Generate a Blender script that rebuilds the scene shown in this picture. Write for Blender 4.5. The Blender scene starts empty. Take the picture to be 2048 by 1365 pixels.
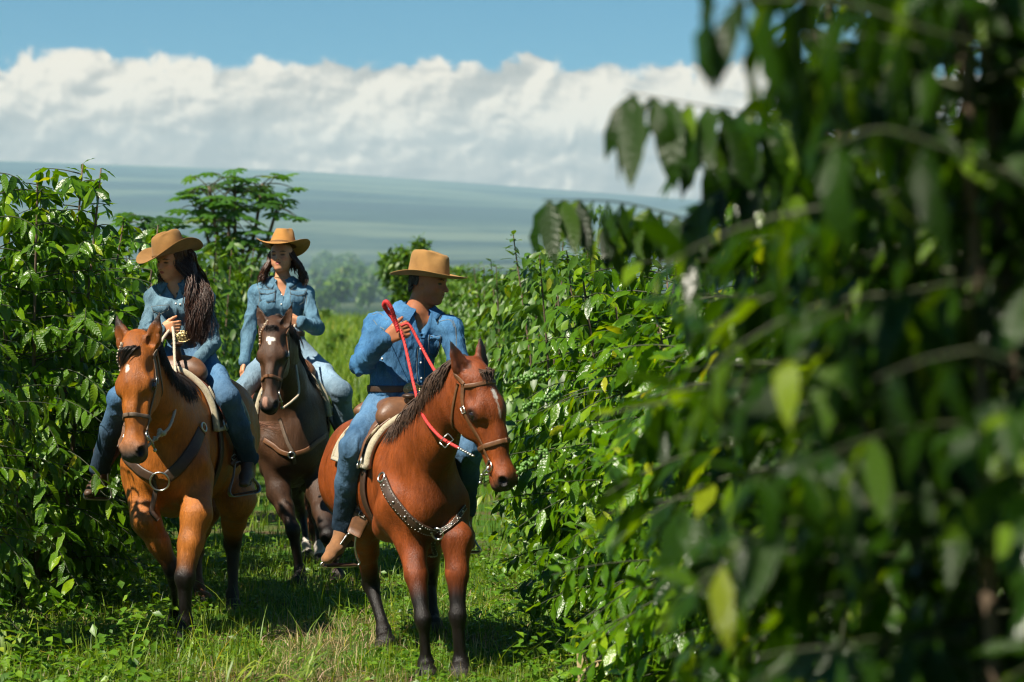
import bpy, bmesh, math, random, time
import numpy as np
from mathutils import Vector, Matrix, noise as mnoise
from mathutils.bvhtree import BVHTree

T0 = time.time()
SC = bpy.context.scene
COL = SC.collection
RNG = np.random.default_rng(7)
random.seed(7)

# ------------------------------------------------------------------ camera
LENS = 85.0
FPX = LENS / 36.0 * 2048.0
CAMZ = 1.9
HORIZON = 620.0
cam = bpy.data.cameras.new('camera')
cam.lens = LENS
cam.sensor_width = 36.0
cam.shift_y = -(682.5 - HORIZON) / 2048.0
cam.clip_start = 0.1
cam.clip_end = 60000.0
cam.dof.use_dof = True
cam.dof.focus_distance = 14.6
cam.dof.aperture_fstop = 3.3
camo = bpy.data.objects.new('camera', cam)
camo.location = (0, 0, CAMZ)
camo.rotation_euler = (math.pi / 2, 0, 0)
COL.objects.link(camo)
SC.camera = camo

# ------------------------------------------------------------------ light
SUN_DIR = Vector((-0.43, -0.42, 0.80)).normalized()      # towards the sun
sun = bpy.data.lights.new('sun', 'SUN')
sun.energy = 5.0
sun.angle = math.radians(0.53)
sun.color = (1.0, 0.92, 0.78)
suno = bpy.data.objects.new('sun', sun)
suno.rotation_euler = SUN_DIR.to_track_quat('Z', 'Y').to_euler()
COL.objects.link(suno)

world = bpy.data.worlds.new('World')
SC.world = world
world.use_nodes = True
SC.view_settings.view_transform = 'Standard'
SC.view_settings.look = 'None'
SC.view_settings.exposure = 1.1
SC.view_settings.gamma = 1.0
SC.render.engine = 'CYCLES'
SC.cycles.use_denoising = True
SC.cycles.filter_width = 1.15
SC.cycles.max_bounces = 8
SC.cycles.transparent_max_bounces = 8
SC.cycles.diffuse_bounces = 3
SC.cycles.glossy_bounces = 2
SC.cycles.transmission_bounces = 4
SC.cycles.volume_bounces = 0
SC.cycles.caustics_reflective = False
SC.cycles.caustics_refractive = False
SC.cycles.sample_clamp_indirect = 6.0


def build_world():
    nt = world.node_tree
    N, L = nt.nodes, nt.links
    N.clear()
    out = N.new('ShaderNodeOutputWorld')
    bg = N.new('ShaderNodeBackground')
    bg.inputs['Strength'].default_value = 0.09
    L.new(bg.outputs[0], out.inputs[0])
    sky = N.new('ShaderNodeTexSky')
    sky.sky_type = 'NISHITA'
    sky.sun_disc = False
    sky.sun_elevation = math.asin(SUN_DIR.z)
    sky.sun_rotation = math.atan2(SUN_DIR.x, SUN_DIR.y)
    sky.altitude = 300
    sky.air_density = 0.9
    sky.dust_density = 0.25
    sky.ozone_density = 3.0
    tc = N.new('ShaderNodeTexCoord')
    sep = N.new('ShaderNodeSeparateXYZ')
    L.new(tc.outputs['Generated'], sep.inputs[0])

    def math_(op, a, b=None, c=None, clamp=False):
        m = N.new('ShaderNodeMath')
        m.operation = op
        m.use_clamp = clamp
        for i, v in enumerate((a, b, c)):
            if v is None:
                continue
            if isinstance(v, (int, float)):
                m.inputs[i].default_value = v
            else:
                L.new(v, m.inputs[i])
        return m.outputs[0]

    def mapped(off, sc):
        mp = N.new('ShaderNodeMapping')
        mp.inputs['Location'].default_value = off
        mp.inputs['Scale'].default_value = sc
        L.new(tc.outputs['Generated'], mp.inputs[0])
        return mp.outputs[0]

    def noise_(vec, scale, detail, rough=0.55, dist=0.0):
        n = N.new('ShaderNodeTexNoise')
        n.inputs['Scale'].default_value = scale
        n.inputs['Detail'].default_value = detail
        n.inputs['Roughness'].default_value = rough
        n.inputs['Distortion'].default_value = dist
        L.new(vec, n.inputs['Vector'])
        return n.outputs[0]

    def smooth(v, a, b):
        m = N.new('ShaderNodeMapRange')
        m.interpolation_type = 'SMOOTHSTEP'
        m.inputs[1].default_value = a
        m.inputs[2].default_value = b
        L.new(v, m.inputs[0])
        return m.outputs[0]

    z = sep.outputs[2]
    big = noise_(mapped((0.3, 0, 0), (1, 1, 0.6)), 9.0, 2.0)
    puff = noise_(mapped((0, 0, 0), (1, 1, 1.25)), 64.0, 7.0, 0.50, 0.3)
    puff_up = noise_(mapped((0.0020, 0, -0.0030), (1, 1, 1.25)), 64.0, 7.0, 0.50, 0.3)
    mid = noise_(mapped((0.9, 0.2, 0.4), (1, 1, 1.6)), 24.0, 4.0, 0.5)
    mid_up = noise_(mapped((0.905, 0.2, 0.4 - 0.012), (1, 1, 1.6)), 24.0, 4.0, 0.5)
    # height of the top of the cloud bank (sine of the elevation), then the soft mask
    top = math_('ADD', 0.1035, math_('MULTIPLY', math_('SUBTRACT', big, 0.5), 0.014))
    top = math_('ADD', top, math_('MULTIPLY', math_('SUBTRACT', puff, 0.5), 0.034))
    diff = math_('SUBTRACT', top, z)
    mask = smooth(diff, -0.0012, 0.0042)
    relief = math_('ADD', math_('MULTIPLY', math_('SUBTRACT', puff, puff_up), 2.2),
                   math_('MULTIPLY', math_('SUBTRACT', mid, mid_up), 2.0))
    # cumulus tops are bright, the flat layer underneath is grey
    height = smooth(diff, 0.050, 0.000)
    lit = math_('ADD', math_('MULTIPLY', height, 0.42), math_('ADD', 0.42, relief), clamp=True)
    ramp = N.new('ShaderNodeValToRGB')
    e = ramp.color_ramp.elements
    e[0].position = 0.15
    e[0].color = (2.4, 1.95, 1.5, 1)
    e[1].position = 0.95
    e[1].color = (6.4, 5.25, 3.9, 1)
    m_ = ramp.color_ramp.elements.new(0.55)
    m_.color = (3.6, 2.95, 2.25, 1)
    L.new(lit, ramp.inputs[0])
    mix = N.new('ShaderNodeMixRGB')
    L.new(mask, mix.inputs[0])
    tint = N.new('ShaderNodeMixRGB')
    tint.blend_type = 'MULTIPLY'
    tint.inputs[0].default_value = 1.0
    tint.inputs[2].default_value = (0.04, 0.31, 0.40, 1)
    L.new(sky.outputs[0], tint.inputs[1])
    L.new(tint.outputs[0], mix.inputs[1])
    L.new(ramp.outputs[0], mix.inputs[2])
    L.new(mix.outputs[0], bg.inputs['Color'])


build_world()


# ------------------------------------------------------------------ small helpers
def V(*a):
    return np.array(a, dtype=np.float64)


def P(px, py, d):
    """photo pixel + distance -> world point"""
    return V((px - 1024.0) / FPX * d, d, CAMZ - (py - HORIZON) / FPX * d)


def unit(v):
    v = np.asarray(v, float)
    return v / (np.linalg.norm(v) + 1e-12)


def new_mesh(name, verts, faces, smooth=True):
    me = bpy.data.meshes.new(name)
    me.from_pydata([tuple(v) for v in verts], [], [tuple(f) for f in faces])
    if smooth:
        me.polygons.foreach_set('use_smooth', [True] * len(me.polygons))
    me.update()
    return me


def mesh_np(name, verts, quads, smooth=True):
    """fast mesh from numpy arrays, faces all with the same corner count"""
    verts = np.ascontiguousarray(verts, dtype=np.float32)
    quads = np.ascontiguousarray(quads, dtype=np.int32)
    n = quads.shape[1]
    me = bpy.data.meshes.new(name)
    me.vertices.add(len(verts))
    me.vertices.foreach_set('co', verts.ravel())
    me.loops.add(quads.size)
    me.loops.foreach_set('vertex_index', quads.ravel())
    me.polygons.add(len(quads))
    me.polygons.foreach_set('loop_start', np.arange(0, quads.size, n, dtype=np.int32))
    me.polygons.foreach_set('loop_total', np.full(len(quads), n, dtype=np.int32))
    me.update(calc_edges=True)
    if smooth:
        me.polygons.foreach_set('use_smooth', np.ones(len(quads), dtype=bool))
    return me


def set_col(me, cols, name='Col'):
    a = me.color_attributes.new(name, 'FLOAT_COLOR', 'POINT')
    c = np.ones((len(me.vertices), 4), dtype=np.float32)
    c[:, :3] = cols
    a.data.foreach_set('color', c.ravel())


def link(name, me, mat=None, parent=None):
    o = bpy.data.objects.new(name, me)
    if mat is not None and me is not None and len(me.materials) == 0:
        me.materials.append(mat)
    if parent is not None:
        o.parent = parent
        o.matrix_parent_inverse = Matrix.Translation(parent.location).inverted() if parent.type == 'EMPTY' else Matrix.Identity(4)
    COL.objects.link(o)
    return o


def thing(name, loc, label, cat, group=None):
    o = bpy.data.objects.new(name, None)
    o.empty_display_size = 0.1
    o.location = tuple(loc)
    COL.objects.link(o)
    return tag(o, label, cat, group)


def tag(o, label=None, cat=None, group=None, kind=None):
    if label:
        o['label'] = label
    if cat:
        o['category'] = cat
    if group:
        o['group'] = group
    if kind:
        o['kind'] = kind
    return o


# ------------------------------------------------------------------ implicit surfaces
def rc(a, b, ra, rb, k=0.03, flat=None, f=1.0, op='+'):
    """tapered capsule; 'flat' axis is scaled by f"""
    a, b = np.asarray(a, float), np.asarray(b, float)
    m = max(ra, rb) * max(1.0, f)
    return dict(t='rc', a=a, b=b, ra=ra, rb=rb, k=k, flat=None if flat is None else unit(flat), f=f, op=op,
                lo=np.minimum(a, b) - m, hi=np.maximum(a, b) + m)


def el(c, r, k=0.03, R=None, op='+'):
    """ellipsoid with half axes r along the rows of R"""
    c = np.asarray(c, float)
    R = np.eye(3) if R is None else np.array([unit(x) for x in R])
    r = np.asarray(r, float)
    m = np.sqrt(((R * r[:, None]) ** 2).sum(0))
    return dict(t='el', c=c, r=r, R=R, k=k, op=op, lo=c - m, hi=c + m)


def chain(pts, radii, k=0.03, flat=None, f=1.0):
    return [rc(pts[i], pts[i + 1], radii[i], radii[i + 1], k, flat, f) for i in range(len(pts) - 1)]


def sdf_mesh(name, prims, res, smooth_it=2, disp=None, clip=None, fine=None):
    lo = np.min([p['lo'] for p in prims if p['op'] == '+'], 0) - 4 * res
    hi = np.max([p['hi'] for p in prims if p['op'] == '+'], 0) + 4 * res
    n = np.ceil((hi - lo) / res).astype(int) + 1
    ax = [(lo[i] + res * np.arange(n[i])).astype(np.float32) for i in range(3)]
    D = np.full(n, 0.5, dtype=np.float32)
    for p in prims:
        pad = p['k'] + 3 * res
        i0 = np.clip(np.floor((p['lo'] - pad - lo) / res).astype(int), 0, n - 1)
        i1 = np.clip(np.ceil((p['hi'] + pad - lo) / res).astype(int) + 1, 1, n)
        if np.any(i1 <= i0):
            continue
        X = ax[0][i0[0]:i1[0]][:, None, None]
        Y = ax[1][i0[1]:i1[1]][None, :, None]
        Z = ax[2][i0[2]:i1[2]][None, None, :]
        if p['t'] == 'rc':
            ba = (p['b'] - p['a'])
            l2 = float(ba @ ba) + 1e-12
            a = p['a']
            x, y, z = X - a[0], Y - a[1], Z - a[2]
            t = np.clip((x * ba[0] + y * ba[1] + z * ba[2]) / l2, 0, 1)
            x, y, z = x - t * ba[0], y - t * ba[1], z - t * ba[2]
            q2 = x * x + y * y + z * z
            if p['flat'] is not None:
                nn = p['flat']
                c = x * nn[0] + y * nn[1] + z * nn[2]
                q2 = q2 + c * c * (1.0 / p['f'] ** 2 - 1.0)
            d = np.sqrt(np.maximum(q2, 0)) - (p['ra'] + t * (p['rb'] - p['ra']))
            if p['f'] < 1:
                d = d * (0.5 + 0.5 * p['f'])
        else:
            c, R, r = p['c'], p['R'], p['r']
            x, y, z = X - c[0], Y - c[1], Z - c[2]
            u = [(x * R[i][0] + y * R[i][1] + z * R[i][2]) / r[i] for i in range(3)]
            k0 = np.sqrt(u[0] ** 2 + u[1] ** 2 + u[2] ** 2)
            k1 = np.sqrt((u[0] / r[0]) ** 2 + (u[1] / r[1]) ** 2 + (u[2] / r[2]) ** 2) + 1e-9
            d = k0 * (k0 - 1.0) / k1
        d = d.astype(np.float32)
        s = D[i0[0]:i1[0], i0[1]:i1[1], i0[2]:i1[2]]
        k = p['k']
        if p['op'] == '+':
            h = np.maximum(k - np.abs(s - d), 0) / k
            s[...] = np.minimum(s, d) - h * h * (k * 0.25)
        else:
            d = -d
            h = np.maximum(k - np.abs(s - d), 0) / k
            s[...] = np.maximum(s, d) + h * h * (k * 0.25)
    if clip is not None:
        clip(D, ax)
    v, q = surface_nets(D, lo, res)
    if smooth_it:
        e = np.vstack([q[:, [0, 1]], q[:, [1, 2]], q[:, [2, 3]], q[:, [3, 0]]])
        deg = np.bincount(e.ravel(), minlength=len(v)).astype(float)[:, None]
        for _ in range(smooth_it):
            acc = np.zeros_like(v)
            for c in range(3):
                acc[:, c] = np.bincount(e[:, 0], v[e[:, 1], c], len(v)) + np.bincount(e[:, 1], v[e[:, 0], c], len(v))
            v = 0.5 * v + 0.5 * acc / np.maximum(deg, 1)
    if disp is not None:
        v = v + vnormals(v, q) * disp(v)[:, None]
    if fine is not None:
        # parts that clothing covers need few faces: merge their vertices on a coarse grid
        keep = fine(v)
        key = np.floor(v / 0.022).astype(np.int64)
        kid = (key[:, 0] * 73856093) ^ (key[:, 1] * 19349663) ^ (key[:, 2] * 83492791)
        kid = np.where(keep, -1 - np.arange(len(v)), np.abs(kid))
        un, inv = np.unique(kid, return_inverse=True)
        cnt = np.bincount(inv).astype(float)
        v = np.stack([np.bincount(inv, v[:, c]) / cnt for c in range(3)], 1)
        t = np.vstack([q[:, [0, 1, 2]], q[:, [0, 2, 3]]])
        t = inv[t]
        t = t[(t[:, 0] != t[:, 1]) & (t[:, 1] != t[:, 2]) & (t[:, 0] != t[:, 2])]
        _, ui = np.unique(np.sort(t, 1), axis=0, return_index=True)
        t = t[ui]
        return mesh_np(name, v, t), v
    return mesh_np(name, v, q), v


def vnormals(v, q):
    fn = np.cross(v[q[:, 2]] - v[q[:, 0]], v[q[:, 3]] - v[q[:, 1]])
    nn = np.zeros_like(v)
    for c in range(3):
        for j in range(4):
            nn[:, c] += np.bincount(q[:, j], fn[:, c], len(v))
    return nn / (np.linalg.norm(nn, axis=1, keepdims=True) + 1e-12)


def surface_nets(D, lo, res):
    ins = D < 0
    nx, ny, nz = D.shape
    cnt = np.zeros((nx - 1, ny - 1, nz - 1), dtype=np.uint8)
    for i in (0, 1):
        for j in (0, 1):
            for k in (0, 1):
                cnt += ins[i:nx - 1 + i, j:ny - 1 + j, k:nz - 1 + k]
    act = np.argwhere((cnt > 0) & (cnt < 8))
    idx = np.full(cnt.shape, -1, dtype=np.int32)
    idx[act[:, 0], act[:, 1], act[:, 2]] = np.arange(len(act))
    corners = [(i, j, k) for i in (0, 1) for j in (0, 1) for k in (0, 1)]
    val = {c: D[act[:, 0] + c[0], act[:, 1] + c[1], act[:, 2] + c[2]] for c in corners}
    s = np.zeros((len(act), 3))
    m = np.zeros(len(act))
    for c in corners:
        for axn in range(3):
            if c[axn] == 0:
                c2 = list(c)
                c2[axn] = 1
                c2 = tuple(c2)
                a, b = val[c], val[c2]
                cr = (a < 0) != (b < 0)
                t = np.where(cr, a / np.where(cr, a - b, 1), 0)
                pt = np.tile(np.array(c, float), (len(act), 1))
                pt[:, axn] = t
                s += pt * cr[:, None]
                m += cr
    v = (act + s / np.maximum(m, 1)[:, None]) * res + lo
    quads = []
    for axn in range(3):
        sl0 = [slice(None)] * 3
        sl1 = [slice(None)] * 3
        sl0[axn] = slice(0, -1)
        sl1[axn] = slice(1, None)
        a = ins[tuple(sl0)]
        b = ins[tuple(sl1)]
        e = np.argwhere(a != b)
        o1, o2 = [(1, 2), (2, 0), (0, 1)][axn]
        e = e[(e[:, o1] > 0) & (e[:, o2] > 0) & (e[:, o1] < D.shape[o1] - 1) & (e[:, o2] < D.shape[o2] - 1)]
        flip = a[e[:, 0], e[:, 1], e[:, 2]]

        def cell(d1, d2):
            q = e.copy()
            q[:, o1] -= d1
            q[:, o2] -= d2
            return idx[q[:, 0], q[:, 1], q[:, 2]]
        qd = np.stack([cell(1, 1), cell(0, 1), cell(0, 0), cell(1, 0)], 1)
        qd[~flip] = qd[~flip][:, ::-1]
        quads.append(qd)
    q = np.vstack(quads)
    q = q[(q >= 0).all(1)]
    return v, q


class SinNoise:
    """cheap smooth noise for numpy points: a sum of random sine waves"""
    def __init__(self, seed, freq, n=14, stretch=(1, 1, 1)):
        r = np.random.default_rng(seed)
        k = r.normal(size=(n, 3))
        k /= np.linalg.norm(k, axis=1, keepdims=True)
        self.k = k * freq * r.uniform(0.6, 1.5, size=(n, 1)) * np.array(stretch)
        self.ph = r.uniform(0, 6.28, n)
        self.n = n

    def __call__(self, p):
        return np.sin(p @ self.k.T + self.ph).sum(1) / math.sqrt(self.n)


def sstep(x, a, b):
    t = np.clip((x - a) / (b - a), 0, 1)
    return t * t * (3 - 2 * t)


def lerp(a, b, t):
    return a + (b - a) * t


def catmull(pts, n):
    pts = [np.asarray(p, float) for p in pts]
    if len(pts) == 2:
        return np.array([lerp(pts[0], pts[1], t) for t in np.linspace(0, 1, n)])
    ext = [2 * pts[0] - pts[1]] + pts + [2 * pts[-1] - pts[-2]]
    out = []
    seg = len(pts) - 1
    for s in np.linspace(0, seg, n):
        i = min(int(s), seg - 1)
        t = s - i
        p0, p1, p2, p3 = ext[i:i + 4]
        out.append(0.5 * (2 * p1 + (p2 - p0) * t + (2 * p0 - 5 * p1 + 4 * p2 - p3) * t * t + (3 * p1 - p0 - 3 * p2 + p3) * t ** 3))
    return np.array(out)


class MB:
    """collects geometry for one mesh"""
    def __init__(self):
        self.v = []
        self.f = []

    def add(self, v, f):
        o = len(self.v)
        self.v += [tuple(x) for x in v]
        self.f += [tuple(i + o for i in q) for q in f]

    def tube(self, pts, r, sides=8, cap=True, flatn=None, flat=1.0):
        pts = np.asarray(pts, float)
        n = len(pts)
        rr = np.full(n, r) if np.isscalar(r) else np.interp(np.linspace(0, 1, n), np.linspace(0, 1, len(r)), r)
        tang = np.gradient(pts, axis=0)
        up = V(0, 0, 1) if abs(unit(tang[0])[2]) < 0.9 else V(1, 0, 0)
        v = []
        a = unit(np.cross(tang[0], up))
        for i in range(n):
            t = unit(tang[i])
            a = unit(a - t * (a @ t))
            b = np.cross(t, a)
            for s in range(sides):
                w = 2 * math.pi * s / sides
                v.append(pts[i] + (a * math.cos(w) + b * math.sin(w) * flat) * rr[i])
        f = []
        for i in range(n - 1):
            for s in range(sides):
                s2 = (s + 1) % sides
                f.append((i * sides + s, i * sides + s2, (i + 1) * sides + s2, (i + 1) * sides + s))
        if cap:
            f.append(tuple(range(sides))[::-1])
            f.append(tuple((n - 1) * sides + s for s in range(sides)))
        self.add(v, f)

    def ribbon(self, pts, nrm, width, thick):
        """flat strap: pts centre line on a surface, nrm outward normals; rounded edges"""
        pts = np.asarray(pts, float)
        n = len(pts)
        ww = np.full(n, width) if np.isscalar(width) else np.interp(np.linspace(0, 1, n), np.linspace(0, 1, len(width)), width)
        tang = np.gradient(pts, axis=0)
        v = []
        prof = [(-0.5, 0), (-0.46, 0.8), (-0.3, 1.0), (0.3, 1.0), (0.46, 0.8), (0.5, 0)]
        for i in range(n):
            t = unit(tang[i])
            nn = unit(nrm[i] - t * (nrm[i] @ t))
            w = np.cross(nn, t)
            for a, b in prof:
                v.append(pts[i] + w * (a * ww[i]) + nn * (b * thick))
        m = len(prof)
        f = []
        for i in range(n - 1):
            for s in range(m):
                s2 = (s + 1) % m
                f.append((i * m + s, i * m + s2, (i + 1) * m + s2, (i + 1) * m + s))
        f.append(tuple(range(m)))
        f.append(tuple((n - 1) * m + s for s in range(m))[::-1])
        self.add(v, f)

    def ball(self, c, r, seg=8, rings=5, R=None):
        r = np.full(3, r) if np.isscalar(r) else np.asarray(r, float)
        R = np.eye(3) if R is None else np.array(R)
        v = []
        for i in range(1, rings):
            th = math.pi * i / rings
            for s in range(seg):
                ph = 2 * math.pi * s / seg
                q = V(math.sin(th) * math.cos(ph), math.sin(th) * math.sin(ph), math.cos(th)) * r
                v.append(np.asarray(c) + q @ R)
        v.append(np.asarray(c) + V(0, 0, r[2]) @ R)
        v.append(np.asarray(c) - V(0, 0, r[2]) @ R)
        f = []
        for i in range(rings - 2):
            for s in range(seg):
                s2 = (s + 1) % seg
                f.append((i * seg + s, (i + 1) * seg + s, (i + 1) * seg + s2, i * seg + s2))
        T, B = len(v) - 2, len(v) - 1
        for s in range(seg):
            s2 = (s + 1) % seg
            f.append((T, s, s2))
            f.append((B, (rings - 2) * seg + s2, (rings - 2) * seg + s))
        self.add(v, f)

    def box(self, c, half, R=None):
        R = np.eye(3) if R is None else np.array([unit(x) for x in R])
        v = []
        for i in (-1, 1):
            for j in (-1, 1):
                for k in (-1, 1):
                    v.append(np.asarray(c) + (V(i, j, k) * np.asarray(half)) @ R)
        self.add(v, [(0, 1, 3, 2), (4, 6, 7, 5), (0, 4, 5, 1), (2, 3, 7, 6), (0, 2, 6, 4), (1, 5, 7, 3)])

    def build(self, name, mat, parent=None, smooth=True):
        return link(name, new_mesh(name, self.v, self.f, smooth), mat, parent)


def bvh_of(me):
    v = np.empty(len(me.vertices) * 3, dtype=np.float32)
    me.vertices.foreach_get('co', v)
    return BVHTree.FromPolygons(v.reshape(-1, 3).tolist(), [tuple(p.vertices) for p in me.polygons])


CAMV = Vector((0, 0, CAMZ))


def hit(bvh, px, py):
    """where the sight line through a photo pixel meets a surface"""
    d = Vector(P(px, py, 10.0)) - CAMV
    d.normalize()
    loc, nrm, i, dist = bvh.ray_cast(CAMV, d)
    if loc is None:
        return None
    return np.array(loc), np.array(nrm)


def on_surf(bvh, p, off=0.0):
    loc, nrm, i, dist = bvh.find_nearest(Vector(p))
    return np.array(loc) + np.array(nrm) * off, np.array(nrm)


def strap(bvh, pts, width, thick, n=24, off=0.001):
    """leather strap laid on a surface through the control points"""
    c = catmull(pts, n)
    q, m = [], []
    for p in c:
        a, b = on_surf(bvh, p, off)
        q.append(a)
        m.append(b)
    q = np.array(q)
    m = np.array(m)
    for _ in range(2):
        q[1:-1] = 0.5 * q[1:-1] + 0.25 * (q[2:] + q[:-2])
        m[1:-1] = 0.5 * m[1:-1] + 0.25 * (m[2:] + m[:-2])
    b = MB()
    b.ribbon(q, m, width, thick)
    return b


def px_strap(bvh, pix, width, thick, n=24, off=0.001):
    pts = []
    for a in pix:
        if len(a) == 3 and a[0] > 50:
            pts.append(P(*a))
        elif len(a) == 2:
            h = hit(bvh, *a)
            if h is not None:
                pts.append(h[0])
        else:
            pts.append(np.asarray(a, float))
    return strap(bvh, pts, width, thick, n, off)
# ------------------------------------------------------------------ materials
def mat_base(name):
    m = bpy.data.materials.new(name)
    m.use_nodes = True
    nt = m.node_tree
    b = nt.nodes['Principled BSDF']
    return m, nt, nt.nodes, nt.links, b


def nz(N, L, scale, detail=4.0, rough=0.55, vec=None, stretch=None):
    n = N.new('ShaderNodeTexNoise')
    n.inputs['Scale'].default_value = scale
    n.inputs['Detail'].default_value = detail
    n.inputs['Roughness'].default_value = rough
    if vec is None:
        t = N.new('ShaderNodeTexCoord')
        vec = t.outputs['Object']
    if stretch is not None:
        mp = N.new('ShaderNodeMapping')
        mp.inputs['Scale'].default_value = stretch
        L.new(vec, mp.inputs[0])
        vec = mp.outputs[0]
    L.new(vec, n.inputs['Vector'])
    return n.outputs[0]


def ramp(N, L, fac, stops):
    r = N.new('ShaderNodeValToRGB')
    e = r.color_ramp.elements
    while len(e) < len(stops):
        e.new(0.5)
    for i, (p, c) in enumerate(stops):
        e[i].position = p
        e[i].color = (c[0], c[1], c[2], 1)
    L.new(fac, r.inputs[0])
    return r.outputs[0]


def bump(N, L, b, height, strength, dist=0.01):
    n = N.new('ShaderNodeBump')
    n.inputs['Strength'].default_value = strength
    n.inputs['Distance'].default_value = dist
    L.new(height, n.inputs['Height'])
    L.new(n.outputs[0], b.inputs['Normal'])
    return n


def mulcol(N, L, a, b, fac=1.0):
    m = N.new('ShaderNodeMixRGB')
    m.blend_type = 'MULTIPLY'
    m.inputs[0].default_value = fac
    for i, v in ((1, a), (2, b)):
        if isinstance(v, tuple):
            m.inputs[i].default_value = (*v, 1)
        else:
            L.new(v, m.inputs[i])
    return m.outputs[0]


def mat_simple(name, c, rough=0.6, var=0.25, scale=30.0, bstr=0.2, bdist=0.003, metal=0.0, spec=0.5, sheen=0.0, bscale=None, stretch=None):
    m, nt, N, L, b = mat_base(name)
    f = nz(N, L, scale, 5.0, 0.6, stretch=stretch)
    lo = tuple(max(0, x * (1 - var)) for x in c)
    hi = tuple(min(1, x * (1 + var)) for x in c)
    L.new(ramp(N, L, f, [(0.25, lo), (0.75, hi)]), b.inputs['Base Color'])
    b.inputs['Roughness'].default_value = rough
    b.inputs['Metallic'].default_value = metal
    b.inputs['Specular IOR Level'].default_value = spec
    if sheen:
        b.inputs['Sheen Weight'].default_value = sheen
    if bstr:
        bump(N, L, b, nz(N, L, bscale or scale * 4, 3.0, stretch=stretch), bstr, bdist)
    return m


def mat_attr(name, rough=0.5, var=0.18, scale=60.0, bstr=0.15, bdist=0.003, spec=0.5, sheen=0.0, sheen_tint=None, stretch=None, scale2=5.0, sss=0.0, coat=0.0, rvar=False):
    """colour from the pigment attribute, broken up by noise"""
    m, nt, N, L, b = mat_base(name)
    a = N.new('ShaderNodeAttribute')
    a.attribute_name = 'Col'
    f = nz(N, L, scale, 5.0, 0.65, stretch=stretch)
    g = ramp(N, L, f, [(0.25, (1 - var,) * 3), (0.75, (1 + var,) * 3)])
    f2 = nz(N, L, scale2, 5.0, 0.6)
    g2 = ramp(N, L, f2, [(0.25, (1 - var,) * 3), (0.75, (1 + var,) * 3)])
    f3 = nz(N, L, 30.0, 5.0, 0.65, stretch=stretch)
    g3 = ramp(N, L, f3, [(0.3, (1 - var * 0.8,) * 3), (0.7, (1 + var * 0.8,) * 3)])
    c = mulcol(N, L, mulcol(N, L, mulcol(N, L, a.outputs['Color'], g), g2), g3)
    L.new(c, b.inputs['Base Color'])
    b.inputs['Roughness'].default_value = rough
    b.inputs['Specular IOR Level'].default_value = spec
    if sheen:
        b.inputs['Sheen Weight'].default_value = sheen
        b.inputs['Sheen Roughness'].default_value = 0.4
        if sheen_tint:
            b.inputs['Sheen Tint'].default_value = (*sheen_tint, 1)
    if rvar:
        mr = N.new('ShaderNodeMapRange')
        mr.inputs[1].default_value = 0.3
        mr.inputs[2].default_value = 0.7
        mr.inputs[3].default_value = rough - 0.12
        mr.inputs[4].default_value = rough + 0.22
        L.new(f3, mr.inputs[0])
        L.new(mr.outputs[0], b.inputs['Roughness'])
    if sss:
        b.inputs['Subsurface Weight'].default_value = sss
        b.inputs['Subsurface Radius'].default_value = (0.01, 0.004, 0.002)
        b.inputs['Subsurface Scale'].default_value = 0.6
    if coat:
        b.inputs['Coat Weight'].default_value = coat
        b.inputs['Coat Roughness'].default_value = 0.35
    if bstr:
        bump(N, L, b, nz(N, L, scale * 2.2, 4.0, 0.6, stretch=stretch), bstr, bdist)
    return m


def mat_denim(name, dark, light, scale=9.0, thread=420.0):
    m, nt, N, L, b = mat_base(name)
    a = N.new('ShaderNodeAttribute')
    a.attribute_name = 'Col'
    f = nz(N, L, scale, 6.0, 0.6, stretch=(1, 1, 0.6))
    c1 = ramp(N, L, f, [(0.28, dark), (0.72, light)])
    f2 = nz(N, L, thread, 3.0, 0.7, stretch=(1, 1, 0.25))
    g = ramp(N, L, f2, [(0.3, (0.55,) * 3), (0.75, (1.5,) * 3)])
    c = mulcol(N, L, mulcol(N, L, c1, g), a.outputs['Color'])
    L.new(c, b.inputs['Base Color'])
    b.inputs['Roughness'].default_value = 0.85
    b.inputs['Specular IOR Level'].default_value = 0.25
    h1 = nz(N, L, 34.0, 4.0, 0.55, stretch=(1, 1, 0.45))
    bump(N, L, b, h1, 0.7, 0.016)
    return m


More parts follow.
